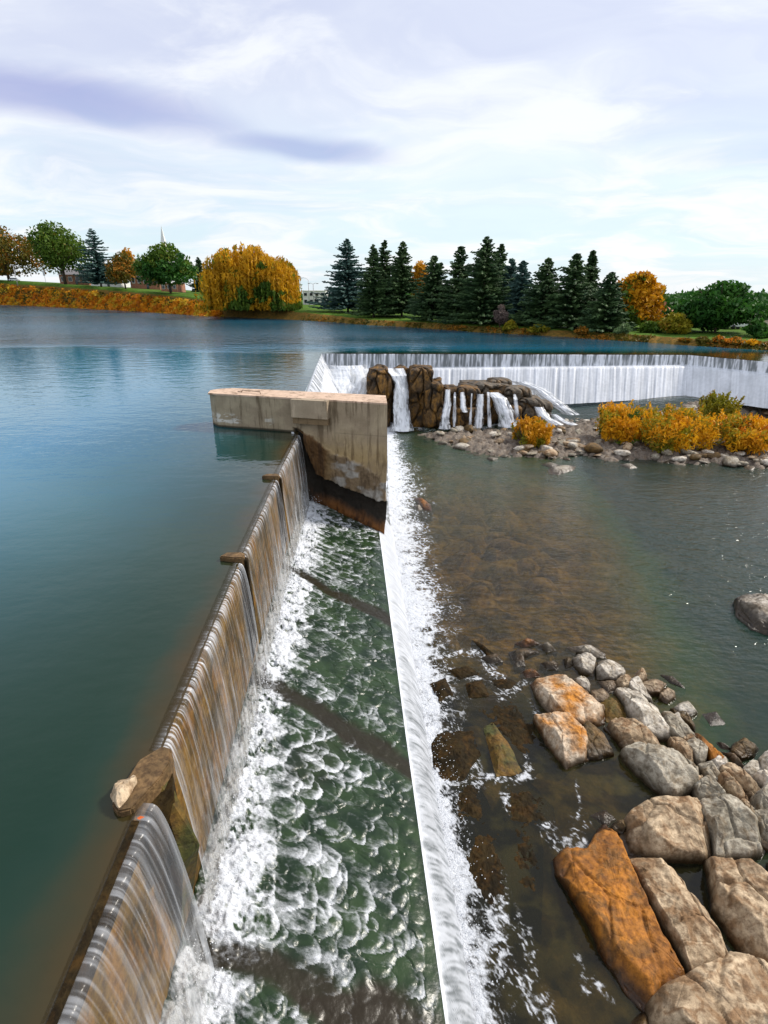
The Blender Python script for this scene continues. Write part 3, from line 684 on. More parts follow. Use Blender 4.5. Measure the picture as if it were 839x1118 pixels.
Cc = mixn(Cc, blk, below2); Cc = mixn(Cc, rust * 1.0, below3 * sst(S_, SJ + .5, SJ + 2.3)); Cc = mixn(Cc, rust * .45, below3 * sst(fbm(S_ * 2.2, Z_ * 1.1, 515, 4), .48, .62))  # black: undercut shade painted in along with wet stain; rust below
# form-board joints
jt = np.maximum(np.exp(-((S_ - (SJ + 2.6)) / .02) ** 2), np.exp(-((S_ - (SJ + 4.6)) / .02) ** 2)) * (1 - below1) * right; jt = np.maximum(jt, np.exp(-((Z_ - .15) / .02) ** 2) * (1 - below1) * sst(S_, SJ + 2.6, SJ + 2.7))
Cc = mixn(Cc, tan_ * .4, jt * .6)
Xp = PF[0] + PE[0] * S_ + PN[0] * outd; Yp = PF[1] + PE[1] * S_ + PN[1] * outd
FW = np.stack([Xp, Yp, Z_], -1)
# close the pier: front face grid plus nose, back, right end and top from the same plan outline
back = [(0.10, 32.55), (-5.3, 34.0), (-9.6, 35.1), (-10.3, 34.85), (-10.75, 34.3)]
nB = len(back)
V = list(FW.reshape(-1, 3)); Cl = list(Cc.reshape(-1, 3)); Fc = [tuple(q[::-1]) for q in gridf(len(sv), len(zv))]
bi = []
for (x, y) in back:
    col_ = []
    for k, z in enumerate(zv[::6].tolist() + [zv[-1]]):
        col_.append(len(V)); V.append((x, y, z)); Cl.append(tan_ * .8)
    bi.append(col_)
ridx = [(len(sv) - 1) * len(zv) + k for k in list(range(0, len(zv), 6)) + [len(zv) - 1]]; lidx = [k for k in list(range(0, len(zv), 6)) + [len(zv) - 1]]
cols = [ridx] + bi + [lidx]
for a, b in zip(cols[:-1], cols[1:]):
    for k in range(len(a) - 1): Fc.append((a[k], b[k], b[k + 1], a[k + 1]))
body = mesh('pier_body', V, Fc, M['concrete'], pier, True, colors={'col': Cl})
# top slab: pinkish, lighter than the front face
top = [tuple(PF + PE * s + PN * (.02 if s > .4 else -.04)) for s in np.linspace(.12, PL - .0, 30)] + back
mb = MB(); mb.prism([(float(a), float(b)) for a, b in top], 1.93, 2.03)
tp = mb.build('top_slab', M['concrete'], pier, False, .012)
ca = tp.data.attributes.new('col', 'FLOAT_COLOR', 'POINT'); ca.data.foreach_set('color', np.tile([.58, .42, .31, 1], len(tp.data.vertices)).astype(np.float32))
def conc_part(mb_, name, parent, col, bev=.015, mat='concrete'):
    o_ = mb_.build(name, M[mat], parent, False, bev)
    c_ = o_.data.attributes.new('col', 'FLOAT_COLOR', 'POINT'); c_.data.foreach_set('color', np.tile([*col, 1], len(o_.data.vertices)).astype(np.float32)); return o_
s0, zb0 = pier_px(322.5, 460); s1, _ = pier_px(361, 460)
mb = MB()
pts = [PF + PE * s0 + PN * -.05, PF + PE * s1 + PN * -.05, PF + PE * s1 + PN * .50, PF + PE * s0 + PN * .50]
mb.prism([(float(a), float(b)) for a, b in pts], 1.0, 2.035)
conc_part(mb, 'gate_block', pier, (.38, .30, .21))
mb = MB()
pts = [PF + PE * (s0 + .02) + PN * -.05, PF + PE * (s1 - .02) + PN * -.05, PF + PE * (s1 - .02) + PN * .36, PF + PE * (s0 + .02) + PN * .36]
mb.prism([(float(a), float(b)) for a, b in pts], .62, 1.0)
conc_part(mb, 'block_shade', pier, (.22, .15, .08))  # dark strip added for the shadow under the block above
mb = MB(); q = lambda s, n, z: (*(PF + PE * s + PN * n), z)
mb.tube([q(2.0, -.75, 2.03), q(2.05, -.75, 2.17), q(3.3, -.6, 2.17), q(3.35, -.6, 2.03)], .025, 6); mb.tube([q(2.05, -.75, 2.10), q(1.6, -1.0, 2.04)], .02, 6)
mb.build('lifting_rail', M['steel'], pier, True)
# thin fall running down beside the pier
def thin_fall(name, P, w0, w1, seed, bright=.8, mat='white', kind='structure'):
    """water ribbon along a chain of 3-D points"""
    P = np.array(P, float); L_ = np.concatenate([[0], np.cumsum(np.linalg.norm(np.diff(P, axis=0), axis=1))]); n = max(12, int(L_[-1] / .06)); l = np.linspace(0, L_[-1], n)
    C_ = np.stack([np.interp(l, L_, P[:, k]) for k in range(3)], -1); t = l / L_[-1]
    nk = max(6, int(max(w0, w1) / .05)); kk = np.linspace(-1, 1, nk)
    vd = C_[:, :2] / np.linalg.norm(C_[:, :2], axis=1)[:, None]; sd_ = np.stack([vd[:, 1], -vd[:, 0]], -1)
    wd = (w0 + (w1 - w0) * t) * (1 + .5 * (fbm(t * 5, t * 0 + seed, seed) - .5)); T, K = np.meshgrid(t, kk, indexing='ij')
    s = K * wd[:, None]
    r1 = fbm(s * 5, l[:, None] * .8 + 0 * s, seed + 1, 4, .6); r2 = fbm(s * 14, l[:, None] * 2 + 0 * s, seed + 2, 3)
    X_ = C_[:, :1] + sd_[:, :1] * s - vd[:, :1] * ((1 - K ** 2) * wd[:, None] * .45 + (r1 - .5) * .3); Y_ = C_[:, 1:2] + sd_[:, 1:2] * s - vd[:, 1:2] * ((1 - K ** 2) * wd[:, None] * .45 + (r1 - .5) * .3)
    f = bright + (2.3 * (r1 - .5) + 1.3 * (r2 - .5)) * (.35 + .65 * t[:, None]) - .75 * np.abs(K) ** 2.2 + .18
    o_ = mesh(name, np.stack([X_, Y_, C_[:, 2:] + (r2 - .5) * .05], -1), gridf(n, nk), M[mat], face=(0, -1, .2), attrs={'foam': np.clip(f, .04, .97)}); return tag(o_, kind=kind)
pf = lambda u, v, n: (*(PF + PE * pier_px(u, v)[0] + PN * n), pier_px(u, v)[1])
thin_fall('leak_fall', [pf(322, 470, .3), pf(327, 490, .35), pf(332, 530, .55), pf(336, 562, .8)], .09, .17, 55, .62, 'curtain')

# ================================================================== POSTS ON THE WEIR CREST
def post_px(name, label, y, big):
    x = float(crest_x(y)); g = empty(name, (x, y, 0), label, 'weir post', 'posts splitting the flow on the near weir crest')
    rs_ = random.Random(int(y * 10))
    if not big:
        mb = MB(); mb.prism([(-.62, -.10), (-.45, .20), (.02, .22), (.16, .10), (.16, -.16), (-.05, -.22)], -.3, .16)
        o_ = mb.build('post_cap', M['post'], g, False, .035)
        mb = MB(); V = [(.05, -.13, .1), (.05, .13, .1), (.25, .10, 0), (.25, -.10, 0), (.30, -.12, -2.9), (.30, .12, -2.9), (-.1, .14, -4.6), (-.1, -.14, -4.6)]
        mb.add(V, [(0, 1, 2, 3), (3, 2, 5, 4), (4, 5, 6, 7), (0, 3, 4, 7), (1, 6, 5, 2), (0, 7, 6, 1)]); mb.build('fin', M['darkwet'], g, False, .02)
    else:
        mb = MB(); mb.prism([(-.36, -.62), (-.28, .30), (.02, .62), (.22, .55), (.30, .20), (.26, -.10), (.02, -.72), (-.18, -.78)], -.5, .13)
        mb.build('post_cap', M['post'], g, False, .03)
        mb = MB(); V = [(.18, -.10, .09), (.18, .20, .09), (.80, -.25, -1.35), (.55, -.5, -1.5), (.02, -.2, -4.3), (.02, .3, -4.3)]
        mb.add(V, [(0, 1, 2, 3), (3, 2, 5, 4), (0, 3, 4), (1, 5, 2), (0, 4, 5, 1)]); o_ = mb.build('fin', M['moss'], g, False, .01)
        mb = MB(); mb.prism([(.20, -.80), (.05, .28), (.30, .26), (.42, -.1)], -1.6, -.16); mb.build('notch', M['darkwet'], g, False, .01)
    return g
post_px('weir_post', 'largest brown post on the weir crest, beside a pale angular rock, nearest of the three', 7.15, True)
post_px('weir_post', 'middle brown post on the weir crest with a dark wet fin down the wall', 15.5, False)
post_px('weir_post', 'small brown post on the weir crest just before the pier', 23.4, False)
mb = MB()
for a, b in zip(np.linspace(-6, 6.3, 10)[:-1], np.linspace(-6, 6.3, 10)[1:]):
    x0, x1 = float(crest_x(a)), float(crest_x(b)); mb.prism([(x0 + .02, a), (x0 + .14, a), (x1 + .14, b + .0), (x1 + .02, b + .0)], -.5, .025)
tag(mb.build('flashboard', M['darkwet']), 'dark wet timber board along the top of the weir nearest the camera', 'timber board')
# tiny orange leaf stuck on the near post
c = at(153, 893, .14); mb = MB(); mb.add([(c[0] - .05, c[1], .136), (c[0], c[1] + .03, .15), (c[0] + .07, c[1] + .02, .138), (c[0], c[1] - .03, .137), (c[0], c[1], .131)], [(0, 3, 2, 1), (0, 4, 3), (3, 4, 2), (2, 4, 1), (1, 4, 0)])
tag(mb.build('fallen_leaf', mat_plain('orange_leaf', (.65, .12, .01), .6)), 'tiny orange autumn leaf stuck to the nearest weir post', 'leaf')

# ================================================================== NEAR BOULDERS
def boulder(pts, h, mat, label, name='boulder', seed=0, cat='rock', group=None, zw=ZP, tilt=(0, 0), sharp=6, rough_=.10, sink=.7, zf=.18):
    """rock whose outline in plan follows the traced outline, rounded over the top and carried down under the water"""
    P = np.array([at(u, v, zw + h * zf)[:2] for u, v in pts]); c0 = P.mean(0)
    # centroid by area
    x, y = P[:, 0], P[:, 1]; x1, y1 = np.roll(x, -1), np.roll(y, -1); cr = x * y1 - x1 * y; A_ = cr.sum() / 2
    c0 = np.array([((x + x1) * cr).sum() / (6 * A_), ((y + y1) * cr).sum() / (6 * A_)])
    if A_ < 0: P = P[::-1]
    # resample the outline and round it a little
    Pc = np.vstack([P, P[:1]]); L_ = np.concatenate([[0], np.cumsum(np.linalg.norm(np.diff(Pc, axis=0), axis=1))]); per = L_[-1]
    nt = int(np.clip(per / .04, 48, 190)); l = np.linspace(0, per, nt, endpoint=False)
    O = np.stack([np.interp(l, L_, Pc[:, k]) for k in (0, 1)], -1)
    thA = np.linspace(0, 6.283, nt, endpoint=False); O = c0 + (O - c0) * (1.10 + .16 * (fbm(np.cos(thA) * 2.5 + seed, np.sin(thA) * 2.5, seed + 60, 3) - .5))[:, None]
    size = math.sqrt(abs(A_)); rr = np.concatenate([np.linspace(0, .7, 22), np.linspace(.73, 1.0, 18), [1.03, 1.06, 1.08]])
    n = len(rr); R_, K_ = np.meshgrid(rr, np.arange(nt), indexing='ij')
    XY = c0 + (O[K_] - c0) * R_[..., None]
    X_, Y_ = XY[..., 0], XY[..., 1]; s0 = seed * 7 + 900
    lx, ly = (X_ - c0[0]) / size, (Y_ - c0[1]) / size
    rpt = np.random.RandomState(seed + 55); tilt = (tilt[0] + rpt.uniform(-.28, .28), tilt[1] + rpt.uniform(-.28, .28)) if h > .3 else tilt
    topz = h * (1 + tilt[0] * lx + tilt[1] * ly) + (fbm(X_ * 1.5 / size, Y_ * 1.5 / size, s0, 3) - .5) * h * .4
    # split faces: lower envelope of slanted planes, each starting part of the way out from the middle
    rp = np.random.RandomState(seed + 5); dx, dy = X_ - c0[0], Y_ - c0[1]
    for k in range(8):
        a = k * .785 + rp.uniform(-.35, .35); pr = np.cos(a) * dx + np.sin(a) * dy; ext = max(.05, float((np.cos(a) * (O[:, 0] - c0[0]) + np.sin(a) * (O[:, 1] - c0[1])).max()))
        st0 = ext * (rp.uniform(.42, .90) if k % 3 else rp.uniform(.0, .5)); lo_ = h * (rp.uniform(-.4, .25) if k % 3 else rp.uniform(.2, .6))
        sl = (h - lo_) / max(ext - st0, .03)
        wob_ = (fbm(dx * 2.2 / size + k, dy * 2.2 / size, s0 + 20 + k, 3) - .5) * .30 * h
        topz = np.minimum(topz, h - (pr - st0) * sl + wob_)
    crk_, crk2_ = worley(X_ * 1.5 / size + 3, Y_ * 1.1 / size + seed, s0 + 40); topz = topz - h * .10 * sst(crk2_ - crk_, .07, 0) * (h > .3)
    topz = np.maximum(topz, h * .10)
    ew = .86 + .10 * fbm(np.cos(K_ / nt * 6.283) * 2 + seed, np.sin(K_ / nt * 6.283) * 2, s0 + 9, 3)
    edge = np.where(R_ < ew, 1.0, np.sqrt(np.clip(1 - ((R_ - ew) / (1.0001 - ew)) ** 2, 0, 1))) if sharp >= 6 else np.clip(1 - np.clip(R_, 0, 1) ** sharp, 0, 1)
    z = topz * (.12 + .88 * edge) + (fbm(X_ * 4, Y_ * 4, s0 + 3, 4, .6) - .5) * rough_ * sst(R_, 0, .15) + (fbm(X_ * 11, Y_ * 11, s0 + 4, 3) - .5) * rough_ * .45
    z = np.where(R_ > 1.001, topz * .12 - (R_ - 1) / .08 * (sink + topz * .1), z)
    inner = z[0].mean(); z[0] = inner
    jit = (fbm(X_ * 3, Y_ * 3 + z * 2, s0 + 8, 3) - .5) * rough_ * .8 * sst(R_, .5, 1)
    X_ = X_ + jit * (X_ - c0[0]) / size; Y_ = Y_ + jit * (Y_ - c0[1]) / size
    V = np.stack([X_ - c0[0], Y_ - c0[1], z], -1)
    o_ = mesh(name, V, gridf(n, nt, True), M[mat], None, True, loc=(c0[0], c0[1], zw))
    return tag(o_, label, cat, group)
ZB = ((580, 860), 3.239); ZA = ((620, 690), 3.831); ZC = ((440, 680), 3.227); ZI = ((0, 0), 1.0)
BOULDERS = [
 # frame, outline, height, material, label, tilt
 (ZB, [(95, 260), (130, 238), (200, 248), (235, 180), (262, 125), (300, 185), (325, 250), (370, 380), (450, 540), (550, 680), (480, 705), (400, 755), (330, 680), (250, 560), (170, 400), (100, 310)], .62, 'orange', 'long rust-orange slab with a dark crack lying in the near shallows', (.0, .0)),
 (ZB, [(315, 258), (380, 243), (455, 248), (520, 340), (590, 450), (650, 530), (692, 620), (690, 650), (615, 668), (575, 680), (520, 580), (440, 440), (370, 330)], .75, 'tan', 'long narrow tan stone beside the rust-orange slab', (.1, .0)),
 (ZB, [(325, 130), (370, 95), (480, 60), (560, 28), (590, 70), (600, 130), (640, 200), (645, 250), (560, 244), (440, 240), (350, 222), (328, 180)], .85, 'tan', 'large blocky tan boulder above the narrow tan stone', (.1, .1)),
 (ZB, [(600, 70), (660, 48), (720, 60), (790, 140), (822, 200), (810, 225), (760, 245), (652, 252), (642, 190), (605, 120)], .9, 'grey', 'broad flat grey slab right of the large blocky tan boulder', (.1, .0)),
 (ZB, [(625, 265), (740, 246), (839, 320), (930, 420), (960, 650), (825, 660), (740, 560), (655, 430), (640, 340)], .95, 'tan', 'wide tan and brown slab cut by the right edge of the photo', (.2, .0)),
 (ZB, [(430, 760), (450, 742), (560, 690), (680, 645), (839, 658), (980, 720), (980, 930), (700, 980), (520, 930), (440, 850)], 1.0, 'tan', 'rounded tan boulder with a brown side at the bottom edge of the photo', (.1, .1)),
 (ZB, [(350, 840), (405, 785), (440, 830), (430, 900), (370, 920)], .25, 'brown', 'small dark brown stone tucked under the rounded boulder at the bottom edge', (0, 0)),
 (ZB, [(840, 260), (880, 250), (960, 330), (960, 430), (890, 390)], .8, 'pale', 'pale stone just inside the right edge by the wide tan slab', (0, 0)),
 (ZA, [(0, 62), (60, 57), (100, 55), (150, 85), (157, 105), (100, 102), (40, 85)], .30, 'pale', 'flat pale stone at the upper end of the near rock line', (0, 0)),
 (ZA, [(22, 112), (60, 96), (117, 113), (105, 177), (60, 168), (28, 140)], .36, 'pale', 'squat white stone just below the flat pale stone', (0, 0)),
 (ZA, [(118, 150), (160, 125), (230, 148), (237, 190), (190, 202), (130, 192)], .45, 'pale', 'rounded white stone with grey streaks, right of the squat white one', (0, 0)),
 (ZA, [(20, 202), (60, 196), (92, 230), (92, 255), (40, 237)], .42, 'pale', 'small grey-white cap stone resting on the big rusty block', (0, 0)),
 (ZA, [(243, 210), (300, 213), (340, 270), (352, 300), (300, 277), (255, 245)], .40, 'pale', 'narrow white wedge stone above the large pale boulder', (0, 0)),
 (ZA, [(205, 262), (240, 255), (300, 298), (370, 345), (427, 442), (370, 442), (290, 407), (250, 352), (240, 310)], .60, 'pale', 'large pale pear-shaped boulder in the middle of the rock line', (.0, .1)),
 (ZA, [(160, 400), (205, 376), (250, 398), (300, 400), (350, 440), (397, 507), (330, 502), (250, 492), (205, 450)], .55, 'tan', 'tan stone with a rusty left tip below the pear-shaped boulder', (.1, 0)),
 (ZA, [(230, 512), (320, 486), (420, 518), (500, 558), (563, 635), (510, 662), (440, 692), (360, 642), (290, 582)], .80, 'grey', 'large grey and tan boulder above the dark still pool', (.0, .1)),
 (ZA, [(380, 345), (430, 353), (500, 418), (537, 462), (470, 457), (420, 432)], .50, 'grey', 'grey-green stone right of the pear-shaped boulder', (0, 0)),
 (ZA, [(430, 325), (470, 328), (530, 400), (532, 414), (460, 372)], .35, 'brown', 'reddish brown sliver at the outer side of the rock line', (0, 0)),
 (ZA, [(413, 455), (470, 468), (542, 560), (510, 567), (450, 522)], .55, 'tan', 'tan wedge stone between the two grey boulders', (0, 0)),
 (ZA, [(470, 460), (530, 463), (577, 510), (572, 552), (540, 557), (500, 512)], .55, 'grey', 'smooth light grey stone right of the tan wedge', (0, 0)),
 (ZA, [(508, 415), (560, 448), (640, 540), (657, 582), (610, 572), (560, 502)], .42, 'orange', 'long orange-brown stone along the outer edge of the rock line', (0, 0)),
 (ZA, [(538, 570), (580, 563), (642, 640), (642, 652), (570, 627)], .60, 'grey', 'small grey stone above the block of squared stones', (0, 0)),
 (ZA, [(520, 655), (580, 638), (640, 688), (652, 717), (600, 712), (555, 727), (530, 692)], .75, 'grey', 'squared grey stone directly above the broad flat grey slab', (0, 0)),
 (ZA, [(608, 640), (650, 623), (700, 658), (747, 730), (730, 742), (660, 692)], .70, 'tan', 'slanting tan stone right of the squared grey stone', (0, 0)),
 (ZA, [(625, 590), (680, 573), (730, 598), (812, 692), (760, 697), (700, 652)], .65, 'tan', 'brown-topped stone outside the slanting tan stone', (.2, 0)),
 (ZA, [(648, 500), (680, 508), (752, 572), (700, 552)], .25, 'tan', 'small tan shard standing in the water off the rock line', (0, 0)),
 (ZA, [(758, 610), (810, 598), (850, 620), (870, 690), (812, 672)], .75, 'pale', 'pale stone near the right edge, lower of two stacked there', (0, 0)),
 (ZA, [(798, 540), (839, 518), (900, 560), (890, 605), (810, 592)], .75, 'pale', 'pale stone near the right edge, upper of two stacked there', (0, 0)),
 (ZA, [(750, 715), (839, 705), (910, 760), (870, 800), (790, 780)], .8, 'grey', 'dark grey stone by the right edge under the pale pair', (0, 0)),
 (ZA, [(735, 745), (775, 790), (839, 800), (900, 850), (860, 900), (800, 880), (745, 800)], .85, 'grey', 'weathered grey stone right of the broad flat slab', (0, 0)),
 (ZA, [(690, 730), (735, 745), (790, 850), (770, 860), (725, 790)], .8, 'tan', 'thin tan stone wedged beside the broad flat grey slab', (0, 0)),
 (ZA, [(620, 458), (660, 468), (692, 495), (640, 487)], .12, 'brown', 'low dark brown shard off the rock line', (0, 0)),
 (ZA, [(393, 180), (440, 183), (492, 235), (430, 212)], .12, 'brown', 'thin flat brown sliver alone in the green water', (0, 0)),
 (ZA, [(565, 345), (620, 335), (660, 385), (600, 390)], .06, 'brown', 'brown shelf of rock barely breaking the green water', (0, 0)),
 (ZC, [(470, 345), (540, 333), (590, 360), (640, 390), (647, 470), (575, 500), (510, 420)], .62, 'mixed', 'bright orange block with a white crest in the middle of the shallows', (-.1, 0)),
 (ZC, [(632, 355), (680, 373), (737, 460), (690, 472), (645, 477), (640, 410)], .42, 'brown', 'brown stone joined to the right of the bright orange block', (0, 0)),
 (ZC, [(460, 215), (500, 203), (580, 198), (640, 238), (700, 300), (707, 347), (640, 357), (580, 347), (520, 312), (478, 260)], .60, 'mixed', 'big rusty block above the bright orange one', (-.2, .0)),
 (ZC, [(418, 172), (450, 160), (492, 188), (430, 192)], .22, 'orange', 'small orange stone above the big rusty block', (0, 0)),
 (ZC, [(398, 72), (440, 56), (482, 72), (430, 84)], .25, 'orange', 'small flat ochre stone at the upstream tip of the rocks', (0, 0)),
 (ZC, [(378, 102), (430, 86), (482, 100), (425, 122), (432, 147), (400, 152)], .25, 'brown', 'hooked brown stone near the upstream tip', (0, 0)),
 (ZC, [(488, 142), (545, 136), (547, 162), (505, 162)], .22, 'brown', 'little square brown stone below the upstream tip', (0, 0)),
 (ZC, [(478, 77), (510, 70), (542, 95), (510, 102)], .25, 'grey', 'small grey stone between the ochre and the pale flat stones', (0, 0)),
 (ZC, [(565, 125), (585, 125), (600, 150), (575, 155)], .25, 'brown', 'thumb-sized brown stone left of the squat white one', (0, 0)),
 (ZC, [(680, 257), (740, 250), (782, 300), (792, 352), (720, 342)], .28, 'moss', 'mossy brown stone left of the pear-shaped boulder', (0, 0)),
 (ZC, [(690, 205), (750, 205), (770, 235), (720, 245)], .22, 'tan', 'tan stone tucked under the rounded white stone', (0, 0)),
 (ZC, [(110, 430), (130, 395), (180, 385), (240, 390), (268, 460), (210, 545), (150, 550), (115, 500)], .24, 'darkwet', 'round dark wet boulder against the foam of the sill', (0, 0)),
 (ZC, [(288, 370), (320, 353), (380, 440), (417, 520), (330, 532), (308, 450)], .30, 'moss', 'yellow-green mossy rock with an orange corner', (0, 0)),
 (ZC, [(222, 215), (280, 203), (302, 255), (235, 262)], .18, 'darkwet', 'small dark awash rock among white trickles', (0, 0)),
 (ZC, [(228, 270), (300, 263), (420, 258), (470, 330), (492, 430), (452, 522), (400, 470), (350, 400), (290, 362), (240, 332)], .09, 'darkwet', 'broad dark slab awash left of the orange blocks', (0, 0)),
 (ZC, [(300, 200), (350, 190), (420, 215), (400, 245), (330, 240)], .12, 'darkwet', 'dark slab awash above the broad one, edged with foam', (0, 0)),
 (ZC, [(280, 120), (330, 108), (352, 135), (312, 142)], .2, 'brown', 'thin brown stone at the left of the upstream tip', (0, 0)),
 (ZC, [(245, 60), (270, 70), (330, 115), (300, 118)], .14, 'darkwet', 'dark rib of rock slanting into the pool above the tip', (0, 0)),
 (ZC, [(160, 165), (230, 153), (268, 180), (200, 198)], .17, 'darkwet', 'flat dark rock awash near the foam, upper left', (0, 0)),
 (ZC, [(100, 215), (150, 195), (175, 250), (130, 275)], .2, 'darkwet', 'dark rock sticking out of the foam of the sill', (0, 0)),
 (ZC, [(180, 570), (260, 558), (302, 650), (292, 715), (190, 720), (165, 640)], .12, 'darkwet', 'dark rock awash below the round dark boulder', (0, 0)),
 (ZC, [(358, 570), (440, 558), (522, 650), (532, 715), (380, 730), (350, 640)], .10, 'darkwet', 'dark slab awash left of the still pool', (0, 0)),
 (ZI, [(505, 905), (520, 890), (548, 905), (556, 960), (550, 1010), (528, 1000), (512, 950)], .10, 'darkwet', 'long dark ledge awash beside the foam, lower part', (0, 0)),
 (ZI, [(556, 890), (580, 885), (592, 930), (590, 1010), (568, 1000), (556, 940)], .07, 'darkwet', 'dark submerged ledge left of the rust-orange slab', (0, 0)),
 (ZI, [(645, 890), (662, 884), (672, 894), (660, 902)], .12, 'brown', 'brown stone at the tip of the still pool', (0, 0)),
 (ZI, [(805, 657), (822, 652), (845, 656), (865, 672), (850, 692), (822, 684), (808, 672)], .75, 'darksided', 'lone pale-topped boulder in the water at the right edge', (0, 0)),
 (ZI, [(453, 545), (460, 543), (470, 551), (471, 557), (463, 556)], .30, 'orange', 'lone orange rock beside the foam beyond the pier', (0, 0)),
 (ZI, [(452, 552), (458, 551), (462, 555), (457, 557)], .22, 'pale', 'small white rock beside the lone orange rock', (0, 0)),
 (ZI, [(600, 512), (612, 508), (627, 508), (628, 512), (610, 518), (601, 517)], .30, 'pale', 'pale flat stone in the water just off the gravel bar', (0, 0)),
 (ZI, [(592, 507), (600, 505), (610, 507), (604, 511)], .22, 'grey', 'small grey stone between the gravel bar and the pale flat stone', (0, 0)),
 (ZI, [(678, 507), (688, 506), (696, 510), (688, 512)], .22, 'pale', 'white stone in the water off the right half of the gravel bar', (0, 0)),
]
for k, (fr, pts, h, mt, lab, tl) in enumerate(BOULDERS):
    pts2 = px(pts, fr[0], fr[1])
    boulder(pts2, h, mt, lab, seed=k, zw=ZP - (.06 if mt == 'darkwet' and h < .13 else 0), group='rocks in the lower pool', tilt=tl, rough_=min(.12, .25 * h + .02) if mt != 'darkwet' else .10, sharp=6 if h > .3 else 2)
rf_ = np.random.RandomState(77)
for k, (u, v) in enumerate([(712, 752), (738, 790), (752, 812), (786, 838), (800, 866), (826, 905), (776, 905), (700, 742), (660, 728), (681, 748), (690, 810), (720, 830), (760, 860), (770, 885), (822, 845), (812, 820), (748, 778), (728, 760), (640, 712), (655, 760), (795, 905), (838, 920), (838, 855), (676, 905), (842, 832), (706, 776)]):
    r_ = rf_.uniform(7, 13) * (1 + (v - 700) / 400); n_ = rf_.randint(5, 8); a0 = rf_.rand() * 6; st_f = rf_.uniform(.55, .9)
    pts = [(u + r_ * math.cos(a0 + q * 6.283 / n_) * rf_.uniform(.8, 1.15), v + r_ * st_f * math.sin(a0 + q * 6.283 / n_) * rf_.uniform(.8, 1.15)) for q in range(n_)]
    mt = ('grey', 'tan', 'brown', 'tan', 'pale')[rf_.randint(5)]
    boulder(pts, rf_.uniform(.25, .5), mt, 'one of the small stones wedged between the big boulders of the near rock line', 'boulder', 200 + k, 'rock', 'small stones wedged in the near rock line', rough_=.08)
boulder(px([(262, 215), (290, 180), (350, 157), (357, 190), (325, 240), (298, 277), (274, 250)], (40, 800), 3.227), .26, 'tan', 'pale angular rock on the upstream side of the nearest weir post', seed=91, zw=0.0, sink=.3)

# ================================================================== BASALT OUTCROP UNDER THE FAR DAM
def crag(u0, v0, u1, v1, Y, depth, label, mat='basalt', seed=0, boxy=5, lean=0, name='basalt_outcrop', group='rocks of the outcrop below the far dam'):
    """blocky basalt mass filling the photo box (u0,v0)-(u1,v1) at distance Y"""
    uc = (u0 + u1) / 2; a = aty(u0, (v0 + v1) / 2, Y); b = aty(u1, (v0 + v1) / 2, Y); zt = aty(uc, v0, Y)[2]; zb = aty(uc, v1, Y)[2]
    sx_ = abs(b[0] - a[0]) / 2; sz = (zt - zb) / 2; c = np.array([(a[0] + b[0]) / 2, Y + depth / 2, (zt + zb) / 2])
    n = 56; th = np.linspace(0, 2 * np.pi, n * 2, endpoint=False); ph = np.linspace(-np.pi / 2, np.pi / 2, n)
    P_, T_ = np.meshgrid(ph, th, indexing='ij')
    d = np.stack([np.cos(P_) * np.cos(T_), np.cos(P_) * np.sin(T_), np.sin(P_)], -1)
    k = (np.abs(d) ** boxy).sum(-1) ** (-1 / boxy); p = d * k[..., None]
    X_, Y_, Z_ = p[..., 0] * sx_, p[..., 1] * depth / 2, p[..., 2] * sz
    q = X_ + Y_ * .7
    ns_ = fbm(q * .9 + seed * 3, Z_ * .7 + seed, 700 + seed, 4, .55) - .5
    f1, f2 = worley(q * .8 + seed * 5, Z_ * .45 + seed * 2, 800 + seed)
    step_ = np.floor(fbm(q * .5 + seed, Z_ * .5, 850 + seed, 2) * 5) / 5 - .5
    f = 1 + .30 * ns_ + .22 * step_ - .28 * sst(f2 - f1, .16, 0)
    o_ = mesh(name, np.stack([X_ * f + lean * Z_ / max(sz, .1), Y_ * f, Z_ * (1 + .22 * (fbm(X_ * .8 + seed, Y_ * .8, 900 + seed, 3) - .5) + .1 * step_)], -1), gridf(n, n * 2, True), M[mat], None, True, loc=tuple(c))
    return tag(o_, label, 'rock', group)
